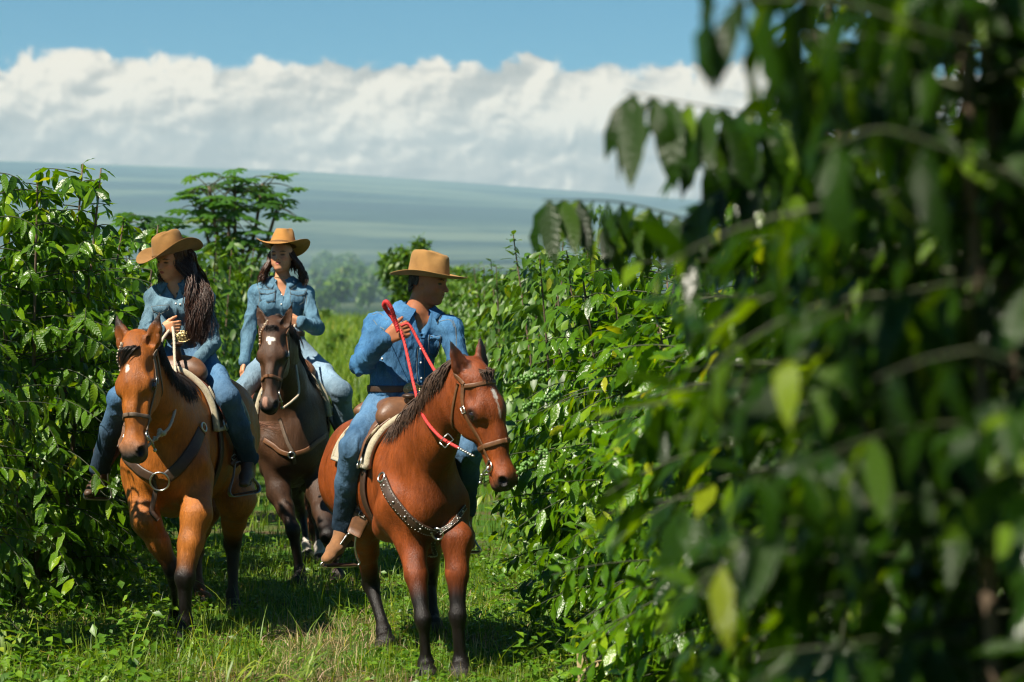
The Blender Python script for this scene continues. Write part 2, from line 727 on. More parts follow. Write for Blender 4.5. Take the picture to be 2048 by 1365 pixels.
def mat_leaf(name, dark, mid, light, rough=0.32, trans=0.35, vein=True, spec=0.5):
    m, nt, N, L, b = mat_base(name)
    oi = N.new('ShaderNodeObjectInfo')
    at = N.new('ShaderNodeAttribute')
    at.attribute_name = 'Col'
    s = N.new('ShaderNodeSeparateXYZ')
    L.new(at.outputs['Color'], s.inputs[0])
    ad = N.new('ShaderNodeMath')
    ad.operation = 'ADD'
    L.new(oi.outputs['Random'], ad.inputs[0])
    L.new(s.outputs[0], ad.inputs[1])
    fr = N.new('ShaderNodeMath')
    fr.operation = 'FRACT'
    L.new(ad.outputs[0], fr.inputs[0])
    col = ramp(N, L, fr.outputs[0], [(0.0, dark), (0.45, mid), (0.78, mid), (0.975, light), (1.0, (light[0] * 1.5, light[1] * 0.98, light[2] * 1.8))])
    g = nz(N, L, 45.0, 3.0)
    col = mulcol(N, L, col, ramp(N, L, g, [(0.3, (0.8,) * 3), (0.7, (1.15,) * 3)]))
    L.new(col, b.inputs['Base Color'])
    b.inputs['Roughness'].default_value = rough
    b.inputs['Specular IOR Level'].default_value = spec
    tr = N.new('ShaderNodeBsdfTranslucent')
    tc = mulcol(N, L, col, (2.0, 1.75, 0.3))
    L.new(tc, tr.inputs['Color'])
    mx = N.new('ShaderNodeMixShader')
    mx.inputs[0].default_value = trans
    L.new(b.outputs[0], mx.inputs[1])
    L.new(tr.outputs[0], mx.inputs[2])
    L.new(mx.outputs[0], N['Material Output'].inputs['Surface'])
    if vein:
        # side veins: ripples slanting off the midrib, in the leaf's own coordinates
        tcv = N.new('ShaderNodeTexCoord')
        sv = N.new('ShaderNodeSeparateXYZ')
        L.new(tcv.outputs['Object'], sv.inputs[0])

        def mth(op, a, v):
            n_ = N.new('ShaderNodeMath')
            n_.operation = op
            L.new(a, n_.inputs[0])
            if v is not None:
                if isinstance(v, (int, float)):
                    n_.inputs[1].default_value = v
                else:
                    L.new(v, n_.inputs[1])
            return n_.outputs[0]
        rip = mth('SINE', mth('SUBTRACT', mth('MULTIPLY', sv.outputs[1], 62.0), mth('MULTIPLY', mth('ABSOLUTE', sv.outputs[0], None), 50.0)), None)
        hgt = mth('ADD', mth('MULTIPLY', rip, 0.5), nz(N, L, 70.0, 2.0))
        bump(N, L, b, hgt, 0.35, 0.012)
    return m


M = {}
M['horse'] = mat_attr('horse_coat', rough=0.40, var=0.30, scale=110.0, bstr=0.6, bdist=0.007, spec=0.30, rvar=True, sheen=0.0, stretch=(1, 1, 0.22), scale2=7.0)
M['hair_black'] = mat_simple('black_horse_hair', (0.016, 0.010, 0.007), 0.45, 0.5, 40, 0.0, spec=0.35)
M['hair_mane'] = mat_simple('greyish_brown_mane', (0.055, 0.030, 0.018), 0.5, 0.9, 60, 0.0, spec=0.3)
M['tail_red'] = mat_simple('reddish_tail_hair', (0.16, 0.055, 0.02), 0.5, 0.6, 30, 0.0)
M['eye'] = mat_simple('horse_eye', (0.012, 0.007, 0.005), 0.08, 0.2, 20, 0.0, spec=0.6)
M['skin'] = mat_attr('skin', rough=0.5, var=0.07, scale=60.0, bstr=0.12, bdist=0.002, spec=0.4, scale2=18.0, sss=0.12)
M['shirt_blue'] = mat_denim('chambray_blue', (0.014, 0.066, 0.165), (0.050, 0.145, 0.275))
M['shirt_faded'] = mat_denim('denim_faded', (0.050, 0.105, 0.15), (0.125, 0.21, 0.265), scale=14)
M['shirt_mid'] = mat_denim('denim_mid', (0.045, 0.110, 0.17), (0.105, 0.205, 0.29), scale=14)
M['jeans_dark'] = mat_denim('jeans_dark', (0.014, 0.045, 0.10), (0.055, 0.12, 0.19), scale=6)
M['jeans_mid'] = mat_denim('jeans_mid', (0.025, 0.075, 0.15), (0.085, 0.16, 0.25), scale=6)
M['jeans_pale'] = mat_denim('jeans_pale', (0.12, 0.20, 0.27), (0.20, 0.28, 0.35), scale=6)
M['stitch'] = mat_simple('stitch_thread', (0.15, 0.16, 0.15), 0.8, 0.2, 200, 0.0)
M['pearl'] = mat_simple('pearl_snap', (0.75, 0.72, 0.65), 0.2, 0.1, 60, 0.0, spec=0.6)
M['felt'] = mat_simple('brown_felt', (0.29, 0.155, 0.050), 0.9, 0.2, 16, 0.3, 0.002, sheen=0.08, spec=0.2, bscale=300)
M['felt_dark'] = mat_simple('darker_brown_felt', (0.235, 0.120, 0.036), 0.9, 0.2, 16, 0.3, 0.002, sheen=0.08, spec=0.2, bscale=300)
M['felt_tan'] = mat_simple('tan_felt', (0.35, 0.165, 0.042), 0.9, 0.2, 16, 0.3, 0.002, sheen=0.08, spec=0.2, bscale=300)
M['felt_band'] = mat_simple('hat_band', (0.17, 0.085, 0.025), 0.8, 0.2, 90, 0.1)
M['hair_dark'] = mat_simple('dark_brown_hair', (0.050, 0.019, 0.009), 0.38, 0.7, 30, 0.0, spec=0.35)
M['hair_man'] = mat_simple('short_dark_hair', (0.02, 0.016, 0.013), 0.6, 0.4, 120, 0.4, 0.004)
M['leather_dark'] = mat_simple('dark_leather', (0.045, 0.023, 0.012), 0.5, 0.35, 40, 0.3, 0.003)
M['leather_brown'] = mat_simple('brown_leather', (0.13, 0.055, 0.022), 0.48, 0.35, 30, 0.3, 0.003)
M['leather_red'] = mat_simple('reddish_leather', (0.12, 0.035, 0.018), 0.45, 0.35, 30, 0.3, 0.003)
M['leather_tan'] = mat_simple('tan_leather', (0.21, 0.085, 0.028), 0.5, 0.35, 30, 0.3, 0.003)
M['leather_grey'] = mat_simple('grey_brown_leather', (0.11, 0.075, 0.05), 0.55, 0.35, 40, 0.3, 0.003)
M['suede'] = mat_simple('suede_boot', (0.20, 0.085, 0.026), 0.85, 0.35, 25, 0.3, 0.004, sheen=0.2)
M['boot_brown'] = mat_simple('brown_boot', (0.065, 0.035, 0.02), 0.5, 0.3, 40, 0.3)
M['wool'] = mat_simple('cream_wool_pad', (0.42, 0.36, 0.24), 0.95, 0.25, 60, 0.8, 0.008, sheen=0.3)
M['metal'] = mat_simple('worn_steel', (0.48, 0.47, 0.44), 0.32, 0.2, 50, 0.1, metal=1.0)
M['metal_dull'] = mat_simple('dull_aluminium', (0.34, 0.35, 0.36), 0.5, 0.2, 50, 0.1, metal=0.6)
M['brass'] = mat_simple('brass_buckle', (0.50, 0.40, 0.20), 0.35, 0.5, 120, 0.9, 0.004, metal=0.9, bscale=160)
M['rope_red'] = mat_simple('red_braided_rope', (0.55, 0.018, 0.02), 0.6, 0.3, 120, 0.8, 0.004, bscale=220)
M['rope_red_faded'] = mat_simple('faded_red_rope', (0.55, 0.035, 0.03), 0.65, 0.35, 120, 0.8, 0.004, bscale=220)
M['rope_cream'] = mat_simple('cream_cotton_rope', (0.50, 0.41, 0.30), 0.85, 0.35, 150, 0.9, 0.004, bscale=240)
M['hoof'] = mat_simple('hoof_horn', (0.06, 0.05, 0.045), 0.6, 0.3, 30, 0.2)
M['leaf'] = mat_leaf('coffee_leaf', (0.028, 0.080, 0.003), (0.080, 0.185, 0.004), (0.22, 0.34, 0.008), rough=0.24, trans=0.40, spec=0.40)
M['leaf_dark'] = mat_leaf('coffee_leaf_shade_tint', (0.007, 0.022, 0.0012), (0.022, 0.062, 0.0015), (0.13, 0.23, 0.005), rough=0.24, trans=0.46, spec=0.40)  # coffee leaf copy for the nearest bushes, their shade put into the colour
M['leaf_far'] = mat_leaf('coffee_leaf_far', (0.026, 0.070, 0.004), (0.065, 0.15, 0.006), (0.15, 0.26, 0.010), rough=0.45, trans=0.3, vein=False)
M['papaya'] = mat_leaf('papaya_leaf', (0.025, 0.08, 0.006), (0.05, 0.15, 0.010), (0.09, 0.21, 0.014), rough=0.5, trans=0.42, vein=False)
M['grass'] = mat_leaf('grass_blade', (0.055, 0.115, 0.005), (0.12, 0.205, 0.008), (0.27, 0.33, 0.022), rough=0.5, trans=0.35, vein=False)
M['weed'] = mat_leaf('weed_leaf', (0.040, 0.105, 0.005), (0.085, 0.19, 0.007), (0.17, 0.29, 0.012), rough=0.45, trans=0.3, vein=False)
M['straw'] = mat_leaf('dry_straw', (0.16, 0.11, 0.045), (0.30, 0.23, 0.11), (0.42, 0.35, 0.20), rough=0.8, trans=0.15, vein=False)
M['bark'] = mat_simple('pale_bark', (0.11, 0.075, 0.048), 0.85, 0.4, 18, 0.6, 0.01, stretch=(1, 1, 0.3))
M['twig'] = mat_simple('green_twig', (0.028, 0.036, 0.010), 0.7, 0.3, 30, 0.2)
M['cherry'] = mat_simple('green_coffee_cherry', (0.09, 0.20, 0.03), 0.35, 0.3, 40, 0.0)
# ------------------------------------------------------------------ horses
def horse_head_prims(poll, h, n, s):
    """poll: top of the head, h: direction poll->muzzle, n: outward face normal, s: scale"""
    h = unit(h)
    n = unit(n - h * (n @ h))
    l = np.cross(h, n)           # to one side
    Lh = 0.60 * s

    def q(a, b, c):
        return poll + h * (a * Lh) + n * (b * s) + l * (c * s)
    R = [h, l, n]
    pr = [
        el(q(0.14, -0.075, 0), (0.15 * s, 0.092 * s, 0.105 * s), 0.05, R),
        rc(q(0.10, -0.045, 0), q(0.36, -0.035, 0), 0.083 * s, 0.088 * s, 0.05, l, 0.98),
        rc(q(0.34, -0.040, 0), q(0.60, -0.030, 0), 0.090 * s, 0.066 * s, 0.05, l, 0.90),
        rc(q(0.58, -0.032, 0), q(0.86, -0.030, 0), 0.066 * s, 0.056 * s, 0.05, l, 0.92),
        rc(q(0.40, -0.115, 0), q(0.84, -0.085, 0), 0.052 * s, 0.036 * s, 0.05),
        el(q(0.90, -0.030, 0), (0.072 * s, 0.064 * s, 0.060 * s), 0.04, R),
        el(q(0.955, -0.040, 0), (0.045 * s, 0.055 * s, 0.050 * s), 0.03, R),
        el(q(0.94, -0.088, 0), (0.045 * s, 0.040 * s, 0.032 * s), 0.03, R),
    ]
    for sg in (-1, 1):
        pr += [
            el(q(0.36, -0.120, 0.052 * sg), (0.120 * s, 0.036 * s, 0.092 * s), 0.04, R),       # cheek
            el(q(0.33, -0.010, 0.080 * sg), (0.055 * s, 0.026 * s, 0.030 * s), 0.04, R),         # eye ridge
            el(q(0.36, -0.035, 0.094 * sg), (0.036 * s, 0.022 * s, 0.024 * s), 0.015, R),       # eyelid
            el(q(0.935, -0.004, 0.044 * sg), (0.042 * s, 0.026 * s, 0.030 * s), 0.02, R),       # nostril wing
            rc(q(0.52, -0.035, 0.062 * sg), q(0.72, -0.055, 0.052 * sg), 0.021 * s, 0.012 * s, 0.02),  # facial crest
        ]
    for sg in (-1, 1):
        pr += [el(q(0.955, 0.000, 0.056 * sg), (0.024 * s, 0.020 * s, 0.015 * s), 0.010, R, op='-')]
        pr += [el(q(0.365, -0.034, 0.112 * sg), (0.024 * s, 0.018 * s, 0.016 * s), 0.006, R, op='-')]
    for sg in (-1, 1):
        pr += [el(q(0.21, -0.010, 0.100 * sg), (0.045 * s, 0.020 * s, 0.022 * s), 0.035, R, op='-'),        # hollow above the eye
               el(q(0.66, 0.010, 0.066 * sg), (0.110 * s, 0.020 * s, 0.026 * s), 0.03, R, op='-')]        # beside the nose bone
    # mouth line
    pr += [el(q(0.97, -0.066, 0), (0.085 * s, 0.075 * s, 0.0045 * s), 0.008, R, op='-')]
    return pr, q, (h, n, l)


def ear_prims(q, h, n, l, s, sg, fwd=0.35, spread=0.30, rot=0.5):
    up = unit(-h * 1.0 + n * fwd + l * sg * spread)
    face = unit(n + l * sg * rot)
    face = unit(face - up * (face @ up))
    side = np.cross(up, face)
    b = q(0.03, -0.045, 0.062 * sg)
    e1, e2, e3 = b + up * 0.055 * s, b + up * 0.115 * s, b + up * 0.205 * s
    add = [rc(b, e1, 0.034 * s, 0.044 * s, 0.02, face, 0.72), rc(e1, e2, 0.044 * s, 0.033 * s, 0.01, face, 0.62),
           rc(e2, e3, 0.033 * s, 0.006 * s, 0.01, face, 0.5)]
    o = face * 0.024 * s
    sub = [rc(e1 + o - up * 0.01 * s, e2 + o, 0.027 * s, 0.022 * s, 0.006, face, 0.75, op='-'),
           rc(e2 + o, b + up * 0.185 * s + o * 0.6, 0.022 * s, 0.004 * s, 0.006, face, 0.6, op='-')]
    return add, sub, (b, up, face)


def build_horse(cfg):
    F = unit(V(cfg['fwd'][0], cfg['fwd'][1], 0))
    Lf = np.cross(V(0, 0, 1), F)          # horse's left
    wx, wy = cfg['withers']
    wz, sz = cfg['wz'], cfg['sz']
    D = wz - sz
    w = cfg.get('width', 1.0)

    def b(x, y, z):
        return V(wx, wy, 0) + F * x + Lf * y + V(0, 0, z)
    Z = V(0, 0, 1)
    R = [F, Lf, Z]
    pr = [
        el(b(0.06, 0, sz + 0.50 * D), (0.40, 0.215 * w, 0.50 * D), 0.06, R),
        el(b(-0.32, 0, sz + 0.50 * D), (0.50, 0.285 * w, 0.465 * D), 0.10, R),
        el(b(-0.62, 0, sz + 0.54 * D), (0.42, 0.275 * w, 0.415 * D), 0.10, R),
        el(b(-0.98, 0, wz - 0.30), (0.34, 0.265 * w, 0.285), 0.10, R),
        el(b(-1.12, 0, wz - 0.42), (0.24, 0.235 * w, 0.28), 0.10, R),
        rc(b(0.03, 0, wz - 0.11), b(-0.45, 0, wz - 0.14), 0.09, 0.11, 0.08),
        rc(b(0.22, 0, sz + 0.62 * D), b(0.30, 0, sz + 0.34 * D), 0.175, 0.145, 0.08, Lf, 1.0 * w),
    ]
    for s in (-1, 1):
        pr += [
            rc(b(-0.02, 0.11 * s, wz - 0.16), b(0.27, 0.165 * s * w, sz + 0.42 * D), 0.085, 0.092, 0.07),
            el(b(0.32, 0.090 * s * w, sz + 0.33 * D), (0.10, 0.095 * w, 0.145), 0.05, R),
            rc(b(0.26, 0.155 * s * w, sz + 0.36 * D), b(0.05, 0.16 * s * w, sz + 0.18 * D), 0.088, 0.088, 0.06),
            el(b(-1.00, 0.12 * s * w, wz - 0.34), (0.27, 0.155 * w, 0.26), 0.08, R),
        ]
    # neck
    nk = cfg['neck']
    pts = [b(0.10, 0, wz - 0.27)] + [np.asarray(p) for p in nk]
    rad = cfg.get('neck_r', [0.25, 0.175, 0.135, 0.105])
    for i in range(len(pts) - 1):
        t = unit(pts[i + 1] - pts[i])
        sd = unit(np.cross(t, Z))
        pr.append(rc(pts[i], pts[i + 1], rad[i], rad[i + 1], 0.08, sd, 0.66 if i else 0.75))
    # head
    hp, q, (h, n, l) = horse_head_prims(np.asarray(cfg['poll']), cfg['h'], cfg['n'], cfg['hs'])
    s = cfg['hs']
    subs = [p for p in hp if p['op'] == '-']
    pr += [p for p in hp if p['op'] == '+']
    pr.append(rc(pts[-1], q(0.24, -0.13, 0), rad[-1] * 0.95, 0.085 * s, 0.06, l, 0.75))
    ears = []
    for i, sg in enumerate((-1, 1)):
        a, sb, fr = ear_prims(q, h, n, l, s, sg, *cfg.get('ears', [(0.35, 0.3, 0.5)] * 2)[i])
        pr += a
        subs += sb
        ears.append(fr)
    # legs
    feet = []
    legc = []
    for leg in cfg['fore']:
        e, k, f, t = [np.asarray(x) for x in leg]
        up = b(0.20, 0.17 * w * (1 if (e - b(0, 0, 0)) @ Lf > 0 else -1), sz + 0.32 * D)
        pa = unit(np.cross(unit(f - k), Lf))
        hd = unit(V(F[0], F[1], 0))
        pr += [rc(up, e, 0.098, 0.086, 0.05), rc(e, lerp(e, k, 0.45), 0.086, 0.066, 0.04), rc(lerp(e, k, 0.45), k, 0.066, 0.042, 0.03),
               el(k, (0.046, 0.047, 0.056), 0.03), rc(k, f, 0.040, 0.031, 0.03, hd, 1.15), el(f, (0.042, 0.040, 0.042), 0.025),
               rc(f, lerp(f, t, 0.55), 0.038, 0.040, 0.02), rc(lerp(f, t, 0.55), t + V(0, 0, 0.035), 0.046, 0.060, 0.012), rc(t + V(0, 0, 0.035), t + V(0, 0, 0.022), 0.061, 0.064, 0.01)]
        legc.append((e, k, f, t))
        feet.append(t)
    for leg in cfg['hind']:
        st, hk, f, t = [np.asarray(x) for x in leg]
        sd = 1 if (st - b(-1, 0, 0)) @ Lf > 0 else -1
        hip = b(-0.98, 0.14 * w * sd, wz - 0.40)
        hd = unit(V(F[0], F[1], 0))
        pr += [rc(hip, st, 0.20, 0.120, 0.07, Lf, 0.80), rc(st, lerp(st, hk, 0.5), 0.118, 0.072, 0.05), rc(lerp(st, hk, 0.5), hk, 0.072, 0.046, 0.03),
               el(hk, (0.046, 0.050, 0.060), 0.03), rc(hk, f, 0.042, 0.034, 0.03, hd, 1.15), el(f, (0.043, 0.043, 0.043), 0.025),
               rc(f, lerp(f, t, 0.55), 0.038, 0.040, 0.02), rc(lerp(f, t, 0.55), t + V(0, 0, 0.035), 0.046, 0.060, 0.012), rc(t + V(0, 0, 0.035), t + V(0, 0, 0.022), 0.061, 0.064, 0.01)]
        legc.append((st, hk, f, t))
        feet.append(t)
    pr += subs
    mus = SinNoise(cfg['seed'], 9.0, 12)
    vein2 = SinNoise(cfg['seed'] + 4, 17.0, 12, (1, 1, 0.7))
    vein = SinNoise(cfg['seed'] + 1, 30.0, 14, (1, 1, 0.5))
    me, v = sdf_mesh('body', pr, 0.0108, 1, disp=lambda p: 0.0075 * mus(p) + 0.0016 * vein(p) + 0.0042 * (1 - np.abs(vein2(p))) - 0.004)
    # ---------------- pigment
    C = cfg['col']
    base = np.tile(np.array(C['base']), (len(v), 1))
    nb = SinNoise(cfg['seed'] + 2, 5.0, 12)(v)
    dk = np.array(C['dark'])
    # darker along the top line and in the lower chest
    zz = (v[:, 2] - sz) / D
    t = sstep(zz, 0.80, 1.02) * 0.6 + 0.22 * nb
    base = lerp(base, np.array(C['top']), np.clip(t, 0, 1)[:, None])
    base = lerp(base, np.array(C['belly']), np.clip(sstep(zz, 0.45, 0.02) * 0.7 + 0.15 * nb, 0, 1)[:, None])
    fx = (v - b(0, 0, 0)) @ F
    ly = (v - b(0, 0, 0)) @ Lf
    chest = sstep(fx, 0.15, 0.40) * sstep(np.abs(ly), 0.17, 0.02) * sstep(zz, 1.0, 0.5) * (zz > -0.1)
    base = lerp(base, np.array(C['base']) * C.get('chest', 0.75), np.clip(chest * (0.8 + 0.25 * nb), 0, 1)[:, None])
    for (a, k, f, tt) in legc:
        # pigment of the leg: black from a little above the knee or hock down
        m1 = np.min([np.linalg.norm(v - lerp(a, k, x), axis=1) for x in np.linspace(0.55, 1, 6)] +
                    [np.linalg.norm(v - lerp(k, f, x), axis=1) for x in np.linspace(0, 1, 9)] +
                    [np.linalg.norm(v - lerp(f, tt, x), axis=1) for x in np.linspace(0, 1, 4)], 0)
        near = m1 < 0.11
        axis = unit(k - a)
        u = (v - a) @ axis / np.linalg.norm(k - a)
        g = sstep(u + 0.06 * nb, C.get('pt0', 0.45), C.get('pt1', 0.95)) * near
        base = lerp(base, dk, g[:, None])
        if C.get('sock') and (a - b(-0.6, 0, 0)) @ F < 0:
            ws = (np.linalg.norm(v - lerp(f, tt, 0.2), axis=1) < 0.105 + 0.02 * nb)
            base[ws] = (0.42, 0.38, 0.33)
        hf = (np.linalg.norm(v - tt, axis=1) < 0.085) & (v[:, 2] < tt[2] + 0.062)
        base[hf] = (0.05, 0.042, 0.036)
    # head markings
    rel = v - np.asarray(cfg['poll'])
    u = rel @ h / (0.60 * s)
    bn = rel @ n / s
    cl = rel @ l / s
    onh = (np.abs(cl) < 0.16) & (bn > -0.26) & (u > -0.1) & (u < 1.15) & (np.linalg.norm(rel, axis=1) < 0.75 * s)
    mz = sstep(u + 0.05 * nb, 0.80, 0.97) * onh
    base = lerp(base, np.array(C['muzzle']), np.clip(mz, 0, 1)[:, None])
    lip = sstep(u, 0.93, 1.0) * onh
    base = lerp(base, np.array(C['lip']), np.clip(lip, 0, 1)[:, None])
    fac = onh * sstep(u, 0.40, 0.62) * sstep(u, 0.9, 0.75) * sstep(np.abs(cl), 0.055, 0.02) * sstep(bn, -0.03, 0.01)
    base = lerp(base, dk, (fac * C.get('face_dark', 0.35))[:, None])
    for (mu, mc, ru, rcx, colr) in C.get('marks', []):
        e = ((u - mu) / ru) ** 2 + ((cl - mc) / rcx) ** 2 + 0.35 * SinNoise(5, 70, 8)(v)
        g = sstep(e, 1.15, 0.65) * onh * (bn > -0.03)
        base = lerp(base, np.array(colr), g[:, None])
    for (eb, eu, ef) in ears:
        r2 = v - eb
        hh = r2 @ eu / s
        dd = np.linalg.norm(r2 - np.outer(r2 @ eu, eu), axis=1)
        on = (hh > 0.03) & (hh < 0.25) & (dd < 0.055 * s)
        g = on * np.clip(sstep(hh, 0.11, 0.20) + 0.75 * sstep(r2 @ ef / s, -0.004, 0.010) * C.get('ear_in', 1.0), 0, 1)
        base = lerp(base, np.array(C['ear']), g[:, None])
    for sg in (-1, 1):
        ec = q(0.365, -0.034, 0.100 * sg)
        g = sstep(np.linalg.norm(v - ec, axis=1), 0.050 * s, 0.028 * s)
        base = lerp(base, np.array(C['lip']) * 0.6, np.clip(g * 0.85, 0, 1)[:, None])
        nc = q(0.957, 0.002, 0.058 * sg)
        g = sstep(np.linalg.norm(v - nc, axis=1), 0.036 * s, 0.024 * s)
        base = lerp(base, np.array((0.006, 0.005, 0.005)), g[:, None])
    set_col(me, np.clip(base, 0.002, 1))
    root = thing('horse', (wx, wy, 0), cfg['label'], 'horse')
    body = link('body', me, M['horse'], root)
    for sg in (-1, 1):
        e = MB()
        e.ball(q(0.365, -0.036, 0.092 * sg), (0.025 * s, 0.021 * s, 0.022 * s), 14, 9, R=[h, l, n])
        e.build('eye', M['eye'], root)
    return dict(root=root, me=me, bvh=bvh_of(me), q=q, h=h, n=n, l=l, s=s, F=F, L=Lf, b=b, cfg=cfg, neck=pts, ears=ears, wz=wz, sz=sz, D=D)


def strands(name, guides, n, spread, r0, r1, mat, parent, seed, wave=0.0, seg=9, sides=4, curl=0.0):
    """hair: many thin tapered locks, each an offset mix of neighbouring guide curves"""
    rg = np.random.default_rng(seed)
    b = MB()
    gs = [catmull(g, seg) for g in guides]
    for i in range(n):
        x = rg.uniform(0, len(gs) - 1)
        a = int(min(x, len(gs) - 2)) if len(gs) > 1 else 0
        c = lerp(gs[a], gs[a + 1], x - a) if len(gs) > 1 else gs[0].copy()
        tt = np.linspace(0, 1, seg)[:, None]
        off = rg.normal(size=3) * spread
        off2 = rg.normal(size=3) * spread * 1.3
        c = c + off * (0.35 + 0.65 * tt) + off2 * tt * tt
        if curl:
            k_ = tt[:, 0] * rg.uniform(15, 19) + x * 1.3 + rg.uniform(0, 1.4)
            c = c + np.stack([np.sin(k_), 0.6 * np.cos(k_), 0 * k_], 1) * curl * np.minimum(1, tt * 2.5)
        if wave:
            ph = rg.uniform(0, 6.28)
            fr = rg.uniform(9, 15)
            wv = unit(rg.normal(size=3))
            c = c + wv * wave * np.sin(tt * fr + ph) * tt
        ln = rg.uniform(0.7, 1.0)
        c = c[0] + (c - c[0]) * (0.6 + 0.4 * ln) if rg.random() < 0.5 else c
        r = lerp(r0, r1, rg.random())
        b.tube(c, [r * 0.8, r, r * 0.9, r * 0.6, r * 0.12], sides, cap=False)
    return b.build(name, mat, parent)


WHITE = (0.62, 0.57, 0.50)
HA = build_horse(dict(
    seed=11, label='golden bay horse with a small white star, ridden by the long-haired woman',
    fwd=(-0.09, -1), withers=(-2.0, 14.36), wz=1.50, sz=0.665, width=1.0,
    neck=[P(312, 800, 13.85), P(288, 735, 13.60), P(276, 705, 13.48)], neck_r=[0.25, 0.18, 0.145, 0.110],
    poll=P(270, 692, 13.40), h=(0.01, -0.30, -0.95), n=(-0.33, -0.86, 0.30), hs=1.06,
    ears=[(0.25, 0.42, 0.35), (0.25, 0.28, 0.25)],
    fore=[(P(292, 1042, 13.98), P(345, 1138, 14.05), P(352, 1222, 14.42), P(356, 1250, 14.52)),
          (P(392, 1030, 13.98), P(369, 1155, 13.86), P(371, 1243, 13.88), P(370, 1283, 13.86))],
    hind=[(P(405, 1015, 15.2), P(396, 1100, 15.75), P(399, 1175, 15.62), P(408, 1212, 15.55)),
          (P(470, 1000, 14.95), P(464, 1085, 15.30), P(466, 1190, 15.24), P(468, 1226, 15.18))],
    col=dict(base=(0.33, 0.098, 0.011), dark=(0.007, 0.005, 0.004), top=(0.20, 0.052, 0.007), belly=(0.33, 0.11, 0.018), muzzle=(0.16, 0.085, 0.05),
             lip=(0.05, 0.042, 0.04), ear=(0.02, 0.011, 0.007), ear_in=0.55, face_dark=0.3, pt0=0.55, pt1=1.05,
             marks=[(0.23, 0.01, 0.034, 0.012, (0.75, 0.68, 0.58))])))
HB = build_horse(dict(
    seed=23, label='dark brown horse with a heart-shaped white star, the farthest of the three',
    fwd=(0.13, -1), withers=(-1.56, 17.15), wz=1.45, sz=0.64, width=0.95,
    neck=[P(575, 770, 16.85), P(558, 700, 16.65), P(549, 668, 16.52)], neck_r=[0.26, 0.19, 0.15, 0.115],
    poll=P(546, 650, 16.42), h=(-0.02, -0.40, -0.92), n=(-0.16, -0.90, 0.42), hs=1.02,
    ears=[(0.30, 0.38, 0.30), (0.30, 0.34, 0.25)],
    fore=[(P(556, 985, 16.85), P(585, 1060, 16.72), P(600, 1140, 16.75), P(600, 1172, 16.68)),
          (P(640, 985, 16.85), P(655, 1072, 16.42), P(668, 1120, 16.85), P(674, 1160, 16.78))],
    hind=[(P(575, 960, 18.2), P(603, 1030, 18.55), P(613, 1090, 18.35), P(616, 1122, 18.28)),
          (P(630, 960, 18.1), P(637, 1035, 18.40), P(640, 1096, 18.2), P(641, 1130, 18.12))],
    col=dict(base=(0.066, 0.029, 0.013), dark=(0.008, 0.005, 0.004), top=(0.055, 0.026, 0.013), belly=(0.030, 0.016, 0.010), muzzle=(0.024, 0.015, 0.011),
             lip=(0.02, 0.016, 0.015), ear=(0.018, 0.011, 0.008), ear_in=0.6, face_dark=0.2, sock=True,
             marks=[(0.20, -0.014, 0.027, 0.018, WHITE), (0.195, 0.016, 0.030, 0.016, WHITE), (0.235, 0.003, 0.034, 0.013, WHITE), (0.93, 0.015, 0.06, 0.02, (0.32, 0.17, 0.12))])))
HC = build_horse(dict(
    seed=37, label='reddish bay horse with black legs and a narrow white blaze, ridden by the man',
    fwd=(0.30, -1), withers=(-0.535, 12.90), wz=1.31, sz=0.63, width=0.86,
    neck=[P(868, 870, 12.50), P(905, 800, 12.30), P(935, 765, 12.22)], neck_r=[0.235, 0.170, 0.140, 0.110],
    poll=P(957, 738, 12.15), h=(0.27, -0.16, -0.93), n=(0.70, -0.66, 0.24), hs=1.02,
    ears=[(0.15, 0.18, 0.30), (0.15, 0.32, 0.5)],
    fore=[(P(825, 1080, 12.62), P(846, 1240, 12.40), P(852, 1327, 12.43), P(852, 1362, 12.38)),
          (P(913, 1080, 12.55), P(914, 1232, 12.45), P(921, 1325, 12.46), P(921, 1360, 12.42))],
    hind=[(P(728, 1040, 13.45), P(742, 1165, 13.78), P(768, 1262, 13.60), P(773, 1298, 13.56)),
          (P(860, 1040, 13.75), P(858, 1160, 14.30), P(864, 1232, 14.20), P(867, 1264, 14.12))],
    col=dict(chest=0.36, base=(0.20, 0.044, 0.007), dark=(0.006, 0.004, 0.003), top=(0.15, 0.034, 0.008), belly=(0.19, 0.042, 0.009), muzzle=(0.10, 0.042, 0.024),
             lip=(0.022, 0.018, 0.017), ear=(0.010, 0.007, 0.006), ear_in=0.8, face_dark=0.45, pt0=0.35, pt1=0.85,
             marks=[(0.24, 0.0, 0.05, 0.014, (0.5, 0.46, 0.42)), (0.38, 0.005, 0.10, 0.006, (0.35, 0.27, 0.22))])))
print('horses', round(time.time() - T0, 1))
# ------------------------------------------------------------------ riders
def frame_fu(f, u):
    f = unit(f)
    u = unit(np.asarray(u, float) - f * (np.asarray(u, float) @ f))
    r = np.cross(f, u)          # person's right
    return r, f, u


